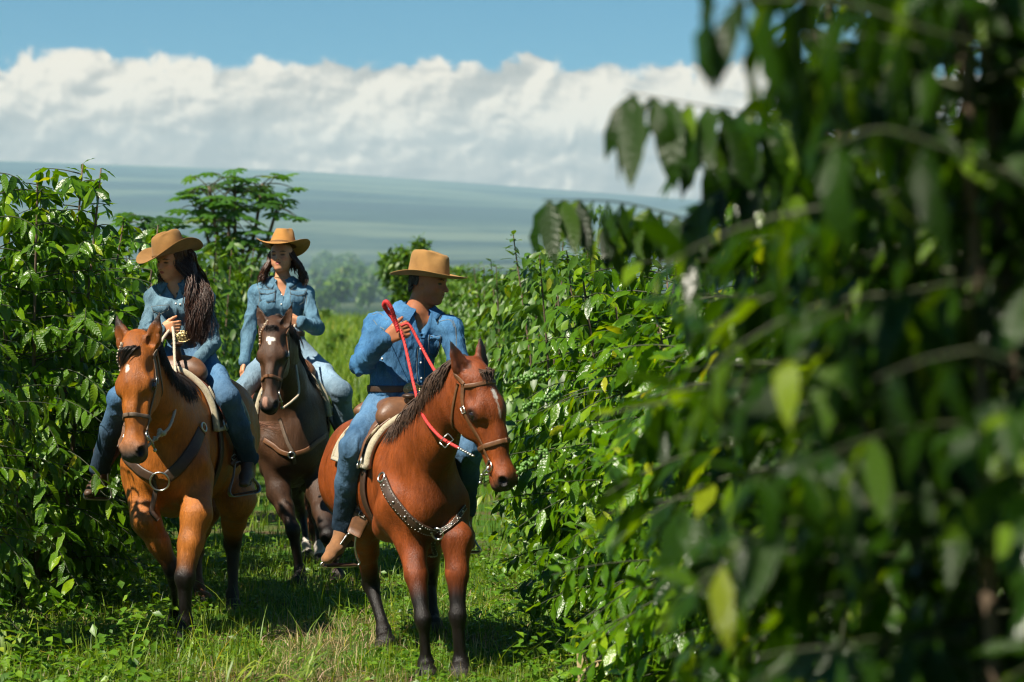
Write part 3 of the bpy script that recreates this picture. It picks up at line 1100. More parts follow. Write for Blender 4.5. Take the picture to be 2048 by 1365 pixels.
def head_prims(c, f, u, s, male):
    """c: centre of the head, f: where the face looks, u: up, s: head height"""
    r, f, u = frame_fu(f, u)

    def q(x, y, z):
        return c + (r * x + f * y + u * z) * s
    R = [r, f, u]
    jw = 0.31 if male else 0.275
    pr = [
        el(q(0, -0.06, 0.16), (0.335 * s, 0.42 * s, 0.36 * s), 0.02, R),
        el(q(0, 0.05, -0.02), (0.30 * s, 0.35 * s, 0.36 * s), 0.03, R),
        el(q(0, 0.13, -0.22), (jw * s, 0.26 * s, 0.21 * s), 0.03, R),
        el(q(0, 0.29, -0.38), (0.115 * s, 0.095 * s, 0.085 * s), 0.025, R),
        rc(q(0.20, -0.02, -0.28), q(0.08, 0.24, -0.40), 0.07 * s, 0.06 * s, 0.02),
        rc(q(-0.20, -0.02, -0.28), q(-0.08, 0.24, -0.40), 0.07 * s, 0.06 * s, 0.02),
        rc(q(0, 0.37, 0.07), q(0, 0.475, -0.095), 0.030 * s, 0.050 * s, 0.012),
        el(q(0.045, 0.425, -0.105), (0.035 * s, 0.045 * s, 0.032 * s), 0.008, R),
        el(q(-0.045, 0.425, -0.105), (0.035 * s, 0.045 * s, 0.032 * s), 0.008, R),
        rc(q(-0.17, 0.32, 0.115), q(0.17, 0.32, 0.115), 0.05 * s, 0.05 * s, 0.018),
        el(q(0.17, 0.27, -0.07), (0.085 * s, 0.07 * s, 0.07 * s), 0.02, R),
        el(q(-0.17, 0.27, -0.07), (0.085 * s, 0.07 * s, 0.07 * s), 0.02, R),
        el(q(0, 0.375, -0.205), (0.095 * s, 0.045 * s, 0.026 * s), 0.010, R),
        el(q(0, 0.372, -0.255), (0.080 * s, 0.045 * s, 0.030 * s), 0.010, R),
    ]
    for sg in (-1, 1):
        pr += [el(q(0.315 * sg, -0.05, 0.0), (0.030 * s, 0.075 * s, 0.125 * s), 0.008, [r + f * 0.35 * sg, f - r * 0.35 * sg, u]),
               rc(q(0.325 * sg, -0.03, -0.07), q(0.300 * sg, 0.0, -0.11), 0.030 * s, 0.02 * s, 0.008)]
    for sg in (-1, 1):
        pr += [el(q(0.145 * sg, 0.400, 0.035), (0.072 * s, 0.055 * s, 0.045 * s), 0.02, R, op='-'),
               el(q(0.345 * sg, -0.02, 0.01), (0.018 * s, 0.030 * s, 0.060 * s), 0.006, [r + f * 0.35 * sg, f - r * 0.35 * sg, u], op='-')]
    for sg in (-1, 1):
        pr += [el(q(0.145 * sg, 0.315, 0.035), (0.060 * s, 0.050 * s, 0.034 * s), 0.006, R)]
    pr += [el(q(0, 0.425, -0.228), (0.105 * s, 0.03 * s, 0.006 * s), 0.006, R, op='-')]
    return pr, q, (r, f, u)


def hand_prims(wrist, d, n, side, s=1.0, curl=(0.5, 0.8, 0.6), thumb=(0.5, 0.6, 0.35), spread=0.012):
    """d: wrist->fingers, n: palm direction, side: +1 if the thumb lies along d x n, else -1"""
    d = unit(d)
    n = unit(n - d * (n @ d))
    w = np.cross(d, n) * side
    pr = []
    pl = 0.088 * s
    for o in (-0.028, -0.009, 0.010, 0.028):
        pr.append(rc(wrist + w * o * 0.5 * s, wrist + d * pl + w * o * s, 0.017 * s, 0.0125 * s, 0.012))
    lens = {-0.030: (0.034, 0.022, 0.018), -0.010: (0.042, 0.027, 0.021), 0.010: (0.046, 0.030, 0.022), 0.029: (0.042, 0.026, 0.021)}
    for i, (o, ls) in enumerate(lens.items()):
        p = wrist + d * pl + w * o * s
        a = 0.0
        dirw = w * (o * spread * 20)
        rad = [0.0100, 0.0092, 0.0085, 0.0068]
        for j, ln in enumerate(ls):
            a += curl[j] * (1.0 + 0.12 * (i - 1.5) * -1)
            dd = unit(d * math.cos(a) + n * math.sin(a) + dirw * (1 if j == 0 else 0))
            p2 = p + dd * ln * s
            pr.append(rc(p, p2, rad[j] * s, rad[j + 1] * s, 0.004))
            p = p2
    tb = wrist + d * 0.024 * s + w * 0.026 * s + n * 0.008 * s
    td = unit(w * thumb[0] + d * thumb[1] + n * thumb[2])
    t1 = tb + td * 0.044 * s
    td2 = unit(td + n * 0.25 + d * 0.35)
    t2 = t1 + td2 * 0.030 * s
    t3 = t2 + unit(td2 + n * 0.2) * 0.024 * s
    pr += [rc(tb, t1, 0.017 * s, 0.0125 * s, 0.01), rc(t1, t2, 0.0120 * s, 0.0105 * s, 0.005), rc(t2, t3, 0.0105 * s, 0.0078 * s, 0.005)]
    return pr


def build_rider(c):
    J = {k: np.asarray(v, float) for k, v in c['J'].items()}
    male = c.get('male', False)
    hr, hf, hu = frame_fu(c['face'], c['headup'])
    S = c['hs']
    tf = unit(c['torso_f'])          # where the chest faces
    tr = unit(np.cross(tf, V(0, 0, 1)))   # person's right
    g = 1.0 if male else 0.86
    # ------------- skin
    sk, hq, hfr = head_prims(J['head'], hf, hu, S, male)
    hadd = [p for p in sk if p['op'] == '+']
    hsub = [p for p in sk if p['op'] == '-']
    nk = 0.058 if male else 0.047
    body = list(hadd)
    body += [rc(J['neck'], hq(0, -0.10, -0.16), nk * 1.12, nk, 0.03),
             rc(J['chest'], J['neck'] + V(0, 0, -0.03), 0.085 * g, 0.06, 0.05, tr, 1.35),
             rc(J['pelvis'], J['chest'], 0.09 * g, 0.095 * g, 0.05, tf, 0.75)]
    for sd in 'RL':
        body += [rc(J['neck'] - V(0, 0, 0.035), J['sh' + sd] - V(0, 0, 0.02), 0.035, 0.035 * g, 0.03),
                 rc(J['sh' + sd], J['el' + sd], 0.040 * g, 0.036 * g, 0.02), rc(J['el' + sd], J['wr' + sd], 0.036 * g, 0.026 * g, 0.02),
                 rc(J['pelvis'], J['hip' + sd], 0.08, 0.075, 0.04), rc(J['hip' + sd], J['kn' + sd], 0.070 * g, 0.052 * g, 0.03),
                 rc(J['kn' + sd], J['an' + sd], 0.048 * g, 0.038 * g, 0.03)]
        hd = c['hand' + sd]
        body += hand_prims(J['wr' + sd], V(*hd['d']), V(*hd['n']), hd['side'], hd.get('s', 0.95 if male else 0.84),
                           hd.get('curl', (0.6, 0.8, 0.6)), hd.get('thumb', (0.5, 0.6, 0.35)))
    fine = lambda p: (np.linalg.norm(p - J['head'], axis=1) < 0.24) | (np.linalg.norm(p - J['wrR'], axis=1) < 0.21) | (np.linalg.norm(p - J['wrL'], axis=1) < 0.21) | (np.linalg.norm(p - J['vbot'], axis=1) < 0.13)
    me, v = sdf_mesh('body', body + hsub, 0.0045, 1, fine=fine)
    tone = np.array(c['skin'])
    col = np.tile(tone, (len(v), 1))
    rel = (v - J['head'])
    x, y, z = rel @ hfr[0] / S, rel @ hfr[1] / S, rel @ hfr[2] / S
    on = (np.abs(x) < 0.5) & (np.abs(z) < 0.6) & (y > 0)

    def paint(ex, target, amt):
        nonlocal col
        col = lerp(col, np.array(target), (np.clip(ex, 0, 1) * amt * on)[:, None])
    for sg in (-1, 1):
        paint(sstep(((x - 0.145 * sg) / 0.075) ** 2 + ((z - 0.035) / 0.030) ** 2, 1.3, 0.5), (0.012, 0.008, 0.007), 0.95 if not c.get('closed') else 0.75)
        paint(sstep(((x - 0.155 * sg) / 0.10) ** 2 + ((z - 0.125 - 0.02 * (1 - np.abs(x - 0.155 * sg) / 0.1)) / 0.020) ** 2, 1.2, 0.5), (0.012, 0.007, 0.005), 0.95)
        paint(sstep(((x - 0.2 * sg) / 0.13) ** 2 + ((z + 0.09) / 0.10) ** 2, 1.0, 0.1), tone * np.array((1.15, 0.72, 0.66)), 0.45)
        paint(sstep(((x - 0.04 * sg) / 0.022) ** 2 + ((z + 0.125) / 0.014) ** 2 + ((y - 0.45) / 0.06) ** 2, 1.2, 0.4), (0.03, 0.012, 0.008), 0.8)
    paint(sstep((x / 0.095) ** 2 + ((z + 0.228) / 0.046) ** 2, 1.1, 0.7), c['lip'], 0.95)
    paint(sstep((x / 0.10) ** 2 + ((z + 0.228) / 0.007) ** 2, 1.2, 0.4), (0.05, 0.012, 0.01), 0.7)
    if male:
        paint(sstep(z, -0.12, -0.22) * (y > 0.02), tone * 0.62, 0.5)
    set_col(me, np.clip(col, 0.002, 1))
    root = thing('person', J['pelvis'] * V(1, 1, 0) + V(0, 0, J['pelvis'][2] - 0.12), c['label'], 'person')
    link('body', me, M['skin'], root)
    bodybvh = bvh_of(me)

    # ------------- shirt
    sp = []
    tw = c['tw']     # torso half widths: waist, chest
    tdp = c.get('tdp', 0.64)
    sp += [rc(J['waist'], J['chest'], tw[0], tw[1], 0.04, tf, tdp),
           rc(J['chest'], lerp(J['chest'], J['neck'], 0.55), tw[1], tw[1] * 0.72, 0.05, tf, tdp),
           rc(J['waist'] - V(0, 0, 0.07), J['waist'], tw[0] * (1.08 if male else 1.04), tw[0], 0.03, tf, tdp + 0.06)]
    sr = c['sr']     # sleeve radii: shoulder, above elbow, elbow, cuff
    for sd in 'RL':
        sp += [rc(lerp(J['neck'], J['chest'], 0.20), J['sh' + sd] - V(0, 0, 0.012), 0.048 * g, sr[0] * 0.82, 0.06),
               el(J['sh' + sd] - V(0, 0, 0.022), np.full(3, sr[0] * 0.98), 0.05),
               rc(J['sh' + sd] - V(0, 0, 0.02), J['el' + sd], sr[0] * 0.94, sr[2], 0.03), rc(J['el' + sd], J['wr' + sd], sr[2], sr[3], 0.02),
               rc(lerp(J['el' + sd], J['wr' + sd], 0.86), lerp(J['el' + sd], J['wr' + sd], 0.99), sr[3] * 1.10, sr[3] * 1.10, 0.006)]
    if not male:
        for sg in (-1, 1):
            sp.append(el(J['chest'] + tr * 0.068 * sg + tf * (tw[1] * tdp - 0.012) - V(0, 0, 0.045), (0.070, 0.058, 0.065), 0.045, [tr, tf, V(0, 0, 1)]))
    sp.append(rc(J['neck'] - V(0, 0, 0.035), J['neck'] + V(0, 0, 0.02), nk * 1.55, nk * 1.45, 0.02))
    # neck opening and the V of the open collar
    sp.append(rc(J['neck'] + V(0, 0, -0.05), J['neck'] + V(0, 0, 0.14), nk * 1.30, nk * 1.9, 0.010, op='-'))
    vt = J['neck'] + tf * 0.09 + V(0, 0, 0.01)
    vb = J['vbot']
    for t in np.linspace(0, 1, 7):
        pp = lerp(vt, vb, t)
        sp.append(rc(pp - tf * 0.03, pp + tf * 0.09, lerp(0.052 * g, 0.006, t), lerp(0.055 * g, 0.006, t), 0.006, op='-'))
    w1 = SinNoise(c['seed'], 55.0, 16, (1.0, 1.0, 0.45))
    w2 = SinNoise(c['seed'] + 1, 26.0, 12, (0.8, 0.8, 1.0))
    w3 = SinNoise(c['seed'] + 2, 95.0, 14)

    def fold(p):
        a = 1 - np.abs(w1(p + 0.02 * np.stack([w2(p), w2(p + 3), w2(p + 7)], 1)))
        amt = np.full(len(p), 0.5)
        for sd in 'RL':
            de = np.linalg.norm(p - J['el' + sd], axis=1)
            amt += 1.0 * np.exp(-(de / 0.11) ** 2)
            da = np.linalg.norm(p - (J['sh' + sd] - V(0, 0, 0.09)), axis=1)
            amt += 0.4 * np.exp(-(da / 0.09) ** 2)
        dw = (p - J['waist'])[:, 2]
        amt += 0.9 * np.exp(-(dw / 0.07) ** 2)
        cr = np.maximum(a, 0) ** 2.2
        return (0.0125 * cr * amt + 0.004 * w2(p) + 0.0015 * w3(p) - 0.004) * c.get('fold', 1.0)
    me, v = sdf_mesh('shirt', sp, 0.0070, 1, disp=fold)
    fade = 1.0 + 0.16 * SinNoise(c['seed'] + 5, 16, 12)(v) + 0.14 * np.abs(w1(v))
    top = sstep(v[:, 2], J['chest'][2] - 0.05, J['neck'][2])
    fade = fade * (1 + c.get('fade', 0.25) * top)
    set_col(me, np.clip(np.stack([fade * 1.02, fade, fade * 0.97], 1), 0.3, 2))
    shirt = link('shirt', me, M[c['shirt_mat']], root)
    sb = bvh_of(me)

    # ------------- jeans
    jp = [rc(J['pelvis'] - V(0, 0, 0.04), J['waist'] - V(0, 0, 0.03), c['hipw'], tw[0] * 1.0, 0.03, tf, 0.72)]
    jr = c['jr']   # thigh, above knee, knee, ankle
    for sd in 'RL':
        mid = lerp(J['hip' + sd], J['kn' + sd], 0.5)
        jp += [rc(J['hip' + sd], mid, jr[0], lerp(jr[0], jr[1], 0.55), 0.05), rc(mid, J['kn' + sd], lerp(jr[0], jr[1], 0.55), jr[2], 0.04),
               rc(J['kn' + sd], lerp(J['kn' + sd], J['an' + sd], 0.45), jr[2], jr[2] * 0.95, 0.03),
               rc(lerp(J['kn' + sd], J['an' + sd], 0.45), J['an' + sd], jr[2] * 0.95, jr[3], 0.03)]

    def jfold(p):
        a = 1 - np.abs(w1(p * 0.8 + 0.02 * np.stack([w2(p), w2(p + 3), w2(p + 7)], 1)))
        amt = np.full(len(p), 0.3)
        for sd in 'RL':
            for key, rr in (('kn', 0.10), ('hip', 0.12), ('an', 0.12)):
                amt += 0.8 * np.exp(-(np.linalg.norm(p - J[key + sd], axis=1) / rr) ** 2)
        return 0.011 * np.maximum(a, 0) ** 2.2 * amt + 0.003 * w2(p) + 0.001 * w3(p) - 0.002
    me, v = sdf_mesh('jeans', jp, 0.0088, 1, disp=jfold)
    fade = 0.95 + 0.14 * SinNoise(c['seed'] + 9, 18, 12)(v)
    for sd in 'RL':
        ax_ = J['kn' + sd] - J['hip' + sd]
        t = np.clip((v - J['hip' + sd]) @ ax_ / (ax_ @ ax_), 0, 1)
        dd = v - (J['hip' + sd] + t[:, None] * ax_)
        frontal = dd @ unit(tf + V(0, 0, 0.6)) > 0.02
        fade = fade + 0.45 * np.exp(-((t - 0.55) / 0.3) ** 2) * frontal * (np.linalg.norm(dd, axis=1) < 0.12) * c.get('whisker', 1.0)
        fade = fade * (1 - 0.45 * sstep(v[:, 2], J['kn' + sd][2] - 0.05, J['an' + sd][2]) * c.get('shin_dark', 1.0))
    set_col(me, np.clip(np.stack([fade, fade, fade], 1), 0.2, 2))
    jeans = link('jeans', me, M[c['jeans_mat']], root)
    jb = bvh_of(me)

    # ------------- boots
    for sd in 'RL':
        an, toe = J['an' + sd], J['toe' + sd]
        dirn = unit(toe - an)
        hz = unit(V(dirn[0], dirn[1], 0))
        heel = an - hz * 0.045 - V(0, 0, 0.085)
        ball = lerp(heel, toe, 0.66)
        side = np.cross(hz, V(0, 0, 1))
        bp = [rc(an + V(0, 0, 0.10), an - V(0, 0, 0.02), 0.050 * g, 0.046 * g, 0.02), rc(an - V(0, 0, 0.02), heel + hz * 0.03 + V(0, 0, 0.03), 0.046 * g, 0.042 * g, 0.02),
              rc(an - V(0, 0, 0.03), ball + V(0, 0, 0.02), 0.044 * g, 0.036 * g, 0.03), rc(heel + hz * 0.02 + V(0, 0, 0.025), ball + V(0, 0, 0.012), 0.036 * g, 0.042 * g, 0.02, V(0, 0, 1), 0.8),
              rc(ball + V(0, 0, 0.012), toe, 0.044 * g, 0.036 * g, 0.02, V(0, 0, 1), 0.8)]
        mb, _ = sdf_mesh('boot', bp, 0.006, 1, disp=lambda p: 0.0015 * w3(p))
        bo = link('boot', mb, M[c['boot_mat']], root)
        so = MB()
        pts = [heel - V(0, 0, 0.012), lerp(heel, ball, 0.5) - V(0, 0, 0.010), ball - V(0, 0, 0.022), toe - V(0, 0, 0.020)]
        cc = catmull(pts, 12)
        so.ribbon(cc, np.tile(V(0, 0, 1), (12, 1)), [0.066 * g, 0.066 * g, 0.060 * g, 0.074 * g, 0.090 * g, 0.085 * g, 0.04 * g], 0.012)
        so.box(heel + hz * 0.012 - V(0, 0, 0.024), (0.030, 0.030, 0.014), [hz, side, V(0, 0, 1)])
        so.build('sole', M['leather_dark'], bo, smooth=False)

    # ------------- belt round the waist
    ring = []
    for i in range(25):
        a = 2 * math.pi * i / 24
        dv = unit(tr * math.cos(a) + tf * math.sin(a))
        o = J['belt']
        h1 = sb.ray_cast(Vector(o + dv * min(0.6, tw[0] * 1.3)), Vector(-dv))
        h2 = jb.ray_cast(Vector(o + dv * min(0.6, tw[0] * 1.3)), Vector(-dv))
        st_ = min(0.6, tw[0] * 1.3)
        dd = min([h[3] for h in (h1, h2) if h[0] is not None and h[3] > 0.002] or [st_ - tw[0]])
        ring.append(o + dv * (st_ - dd + 0.002))
    ring = np.array(ring)
    nn = np.array([unit((p - J['belt']) * V(1, 1, 0)) for p in ring])
    b = MB()
    b.ribbon(ring, nn, 0.038, 0.006)
    belt = b.build('belt', M[c['belt_mat']], root)
    k = int(np.argmax(nn @ unit(c.get('buckle_dir', tf))))
    b = MB()
    bc = ring[k] + nn[k] * 0.010
    bs = np.cross(nn[k], V(0, 0, 1))
    b.ball(bc, (0.052, 0.010, 0.036), 16, 8, R=[bs, nn[k], V(0, 0, 1)])
    b.tube([bc + bs * 0.050 * math.cos(a) + V(0, 0, 0.034 * math.sin(a)) + nn[k] * 0.004 for a in np.linspace(0, 2 * math.pi, 21)], 0.004, 5, cap=False)
    for a in np.linspace(0, 2 * math.pi, 9)[:-1]:
        b.ball(bc + bs * 0.028 * math.cos(a) + V(0, 0, 0.018 * math.sin(a)) + nn[k] * 0.008, 0.006, 6, 4)
    b.ball(bc + nn[k] * 0.010, (0.014, 0.006, 0.010), 8, 5, R=[bs, nn[k], V(0, 0, 1)])
    b.build('buckle', M[c.get('buckle_mat', 'brass')], belt)
    return dict(root=root, J=J, hq=hq, hfr=hfr, S=S, sb=sb, jb=jb, bb=bodybvh, shirt=shirt, jeans=jeans, tf=tf, tr=tr, g=g)


def cowboy_hat(root, c, r, f, u, a, b, crown_h, brim, mat, curl=0.055, droop=0.02, taper=0.86, crease=0.04, front=0.0):
    """r,f,u: hat frame, c: centre of the band; a,b: half width and half length of the crown"""
    def pt(x, y, z):
        return c + r * x + f * y + u * z
    n = 56
    th = np.linspace(0, 2 * math.pi, n, endpoint=False)

    def edge(t, sgn):
        rows = []
        for w in th:
            cx, cy = math.cos(w), math.sin(w)
            ra = 1 / math.sqrt((cx / a) ** 2 + (cy / b) ** 2)
            wd = brim * (0.92 + 0.12 * abs(cy))
            rr = ra + wd * t
            side = abs(cx) ** 2.0
            z = curl * side * t ** 1.7 - droop * (abs(cy) ** 3) * t ** 1.3 - 0.006 * t + front * max(0, cy) ** 4 * t * t
            rows.append(pt(cx * rr, cy * rr, z - sgn * 0.0022))
        return rows
    v, fc = [], []
    ts = [0, 0.12, 0.3, 0.5, 0.7, 0.86, 0.97]
    rings = [edge(t, -1) for t in ts] + [edge(1.0, 0)] + [edge(t, 1) for t in ts[::-1]]
    for rr in rings:
        v += rr
    for i in range(len(rings) - 1):
        for s in range(n):
            s2 = (s + 1) % n
            fc.append((i * n + s, (i + 1) * n + s, (i + 1) * n + s2, i * n + s2))
    mb = MB()
    mb.add(v, fc)
    br = mb.build('hat', mat, root)
    # crown with a cattleman crease
    mb = MB()
    lv = [0, 0.1, 0.25, 0.45, 0.65, 0.8, 0.9, 0.96, 1.0]
    rows = []
    for q in lv:
        row = []
        rnd = 1.0 if q < 0.8 else math.sqrt(max(0.0, 1 - ((q - 0.8) / 0.24) ** 2)) * 0.30 + 0.70
        for w in th:
            cx, cy = math.cos(w), math.sin(w)
            tp = lerp(1.0, taper, q) * rnd
            # front pinches: the crown narrows towards the front top
            pinch = 1 - 0.16 * sstep(np.array(cy), 0.1, 1.0) * q ** 1.5 * abs(cx)
            dent = 1 - 0.26 * math.exp(-((cy - 0.50) / 0.30) ** 2) * math.exp(-((q - 0.86) / 0.15) ** 2) * sstep(np.array(abs(cx)), 0.15, 0.5)
            x, y = cx * a * tp * pinch * dent, cy * b * tp
            z = crown_h * q * (1 - 0.13 * q * sstep(np.array(cy), -0.2, 1.0) - 0.02 * q * sstep(np.array(-cy), 0.4, 1.0))
            row.append((x, y, z))
        rows.append(row)
    # top surface: rings shrinking to the centre line with the crease pushed down
    toprow = rows[-1]
    for k in (0.86, 0.68, 0.48, 0.28, 0.1):
        row = []
        for (x, y, z) in toprow:
            xx, yy = x * k, y * lerp(1, k, 0.95)
            cr = crease * (1 - sstep(np.array(abs(xx) / (a * 0.42)), 0.2, 1.0)) * (1 - 0.6 * sstep(np.array(abs(yy) / b), 0.35, 0.8))
            side = 0.018 * math.exp(-((abs(xx) / a - 0.52) / 0.14) ** 2) * math.exp(-((yy / b - 0.35) / 0.3) ** 2)
            row.append((xx, yy, z + 0.008 * (1 - k) - cr - side * 0.6))
        rows.append(row)
    v = [pt(*p) for row in rows for p in row]
    fc = []
    for i in range(len(rows) - 1):
        for s in range(n):
            s2 = (s + 1) % n
            fc.append((i * n + s, i * n + s2, (i + 1) * n + s2, (i + 1) * n + s))
    fc.append(tuple((len(rows) - 1) * n + s for s in range(n)))
    mb.add(v, fc)
    mb.build('crown', mat, br)
    mb = MB()
    for w in th:
        pass
    bp = [pt(math.cos(w) * (a + 0.001), math.sin(w) * (b + 0.001), 0.008) for w in np.append(th, th[0])]
    nn = [unit(r * math.cos(w) + f * math.sin(w)) for w in np.append(th, th[0])]
    mb.ribbon(bp, nn, 0.013, 0.003)
    mb.build('hat_band', M['felt_band'], br)
    return br


def shirt_details(Rr, c):
    """collar, placket, snaps, pockets and yoke seams, laid on the shirt"""
    sb, shirt = Rr['sb'], Rr['shirt']
    # collar: stands round the neck, folds over and ends in two points at the front
    J, tf, tr = Rr['J'], Rr['tf'], Rr['tr']
    g = Rr['g']
    nk = 0.058 if g == 1.0 else 0.047
    ax = unit(J['head'] - J['neck'] + V(0, 0, 0.15))
    ctr = J['neck']
    for sg in (-1, 1):
        rows = []
        for t in np.linspace(0, 1, 12):
            a = lerp(math.pi, c.get('col_open', 0.42), t)
            dv = unit(tf * math.cos(a) + tr * sg * math.sin(a))
            r1 = nk * lerp(1.38, 1.55, t)
            z1 = lerp(0.045, -0.005, t ** 1.5) * g
            top = ctr + dv * r1 + V(0, 0, z1)
            low = ctr + dv * (r1 + lerp(0.028, 0.042, t) * g) + V(0, 0, z1 - lerp(0.042, 0.078, t ** 2) * g) + tr * sg * 0.028 * t * t * g
            lp, nn = on_surf(sb, low, 0.007)
            if np.linalg.norm(lp - low) < 0.06:
                low = lp
            inn = ctr + dv * (r1 - 0.006) + V(0, 0, z1 - 0.035 * g)
            rows.append([inn, top - dv * 0.004, top + V(0, 0, 0.004), top + dv * 0.006 - V(0, 0, 0.003), lerp(top, low, 0.55) + dv * 0.007, low + dv * 0.003, low - dv * 0.003])
        m_ = len(rows[0])
        vv = [tuple(p) for row in rows for p in row]
        ff = []
        for i in range(len(rows) - 1):
            for k in range(m_ - 1):
                q4 = (i * m_ + k, i * m_ + k + 1, (i + 1) * m_ + k + 1, (i + 1) * m_ + k)
                ff.append(q4 if sg > 0 else q4[::-1])
        me = new_mesh('collar', vv, ff)
        set_col(me, np.full((len(me.vertices), 3), 1.12))
        link('collar', me, M[c['shirt_mat']], shirt)
        b = MB()
        b.tube([row[5] for row in rows], 0.0014, 4, cap=False)
        b.build('seam', M['stitch'], shirt)
    for path in c.get('seams', []):
        b = px_strap(sb, path, 0.0035, 0.0016, n=14 if len(path) < 6 else 22, off=0.0005)
        b.build('seam', M['stitch'], shirt)
    if 'placket' in c:
        b = px_strap(sb, c['placket'], 0.028, 0.003, n=18, off=0.0005)
        me = new_mesh('placket', b.v, b.f)
        set_col(me, np.full((len(me.vertices), 3), 1.08))
        link('placket', me, M[c['shirt_mat']], shirt)
    for x, y in c.get('snaps', []):
        h = hit(sb, x, y)
        if h is None:
            continue
        b = MB()
        p, nn = h
        t1 = unit(np.cross(nn, V(0, 0, 1)))
        b.ball(p + nn * 0.004, (0.0062, 0.0062, 0.004), 10, 6, R=[t1, np.cross(nn, t1), nn])
        b.build('snap', M['pearl'], shirt)
    for pk in c.get('pockets', []):
        # pocket patch with pointed flap, outline in photo pixels
        for kind, poly in pk.items():
            grid = []
            pts = []
            for (x, y) in poly:
                h = hit(sb, x, y)
                if h is None:
                    continue
                pts.append((h[0], h[1]))
            if len(pts) < 4:
                continue
            nn = unit(np.mean([p[1] for p in pts], 0))
            off = 0.006 if kind == 'pocket' else 0.0105
            fr = np.array([p[0] + p[1] * off for p in pts])
            cen = fr.mean(0)
            cen = on_surf(sb, cen, off + 0.002)[0]
            inner = np.array([on_surf(sb, lerp(cen, q, 0.6), off + 0.0015)[0] for q in fr])
            bk = np.array([p[0] - p[1] * 0.002 for p in pts])
            n = len(fr)
            vv = [tuple(q) for q in fr] + [tuple(q) for q in inner] + [tuple(cen)] + [tuple(q) for q in bk]
            f = []
            for i in range(n):
                j = (i + 1) % n
                f += [(i, j, n + j, n + i), (n + i, n + j, 2 * n), (i, 2 * n + 1 + i, 2 * n + 1 + j, j)]
            me = new_mesh(kind, vv, f, smooth=True)
            set_col(me, np.full((len(me.vertices), 3), 1.0 if kind == 'pocket' else 1.12))
            link(kind, me, M[c['shirt_mat']], shirt)
            cl = list(range(n)) + [0]
            b = MB()
            b.tube([fr[i] + nn * 0.001 for i in cl], 0.0016, 4, cap=False)
            b.build('seam', M['stitch'], shirt)


# ---- the man
dC = 13.33
tfC = unit(V(0.28, -1, 0))
RC = build_rider(dict(
    seed=101, male=True, label='man in a brown cowboy hat and blue denim shirt, looking aside and holding red reins',
    J=dict(pelvis=P(792, 812, 13.36), waist=P(800, 757, 13.36), chest=P(818, 668, 13.36), neck=P(838, 618, 13.36), belt=P(797, 777, 13.36), vbot=P(845, 672, 13.25),
           head=P(858, 567, 13.33), shR=P(752, 646, 13.42), shL=P(899, 652, 13.30), elR=P(724, 728, 13.28), wrR=P(772, 679, 13.02),
           elL=P(922, 738, 13.20), wrL=P(880, 790, 12.98),
           hipR=P(765, 818, 13.34), hipL=P(830, 815, 13.26), knR=P(706, 895, 12.98), knL=P(936, 900, 12.90), anR=P(687, 1050, 13.22), anL=P(926, 1020, 13.10),
           toeR=P(655, 1118, 13.10), toeL=P(938, 1090, 12.95)),
    face=(0.92, -0.36, -0.17), headup=(0.10, 0, 1), hs=0.235, torso_f=tfC, tw=(0.166, 0.174), sr=(0.070, 0.066, 0.060, 0.043), hipw=0.165, jr=(0.098, 0.080, 0.073, 0.064),
    skin=(0.33, 0.120, 0.052), lip=(0.20, 0.06, 0.04), shirt_mat='shirt_blue', jeans_mat='jeans_mid', boot_mat='suede', belt_mat='leather_dark',
    buckle_dir=(0.55, -1, 0), buckle_mat='brass', fold=0.75, fade=0.35,
    handR=dict(d=(0.82, -0.32, 0.46), n=(0.35, 0.9, 0.0), side=1, s=1.12, curl=(0.85, 1.25, 0.9), thumb=(0.45, 0.85, 0.30)),
    handL=dict(d=(-0.3, -0.6, -0.5), n=(-0.2, 0.5, -0.8), side=1)))
hq, (hr_, hf_, hu_) = RC['hq'], RC['hfr']
cowboy_hat(RC['root'], P(857, 553, 13.33), *frame_fu((0.95, -0.30, -0.09), (0.09, 0, 1))[0:3], 0.098, 0.120, 0.142, 0.096, M['felt'], curl=0.034, droop=0.004, taper=0.88, front=0.022)
shirt_details(RC, dict(
    shirt_mat='shirt_blue', depth=13.25,
    collar=[[(808, 592, 0.02), (812, 612, 0.015), (800, 617, 0.012), (792, 612, 0.012), (800, 590, 0.02), (806, 580, 0.03)],
            [(868, 618, 0.02), (872, 640, 0.012), (886, 628, 0.012), (880, 612, 0.02)]],
    placket=[(845, 676), (842, 700), (840, 730), (842, 765)],
    snaps=[(841, 698), (841, 726), (842, 757), (870, 683), (765, 718)],
    seams=[[(838, 676), (834, 720), (836, 765)], [(852, 676), (849, 720), (850, 765)], [(745, 630), (760, 627), (775, 640)], [(746, 640), (760, 655), (763, 668)], [(880, 643), (900, 640), (908, 655)], [(905, 640), (912, 665), (912, 700)]],
    pockets=[dict(pocket=[(856, 674), (870, 677), (884, 675), (883, 702), (870, 714), (857, 707)], flap=[(856, 670), (870, 672), (884, 671), (883, 679), (870, 687), (857, 680)])]))
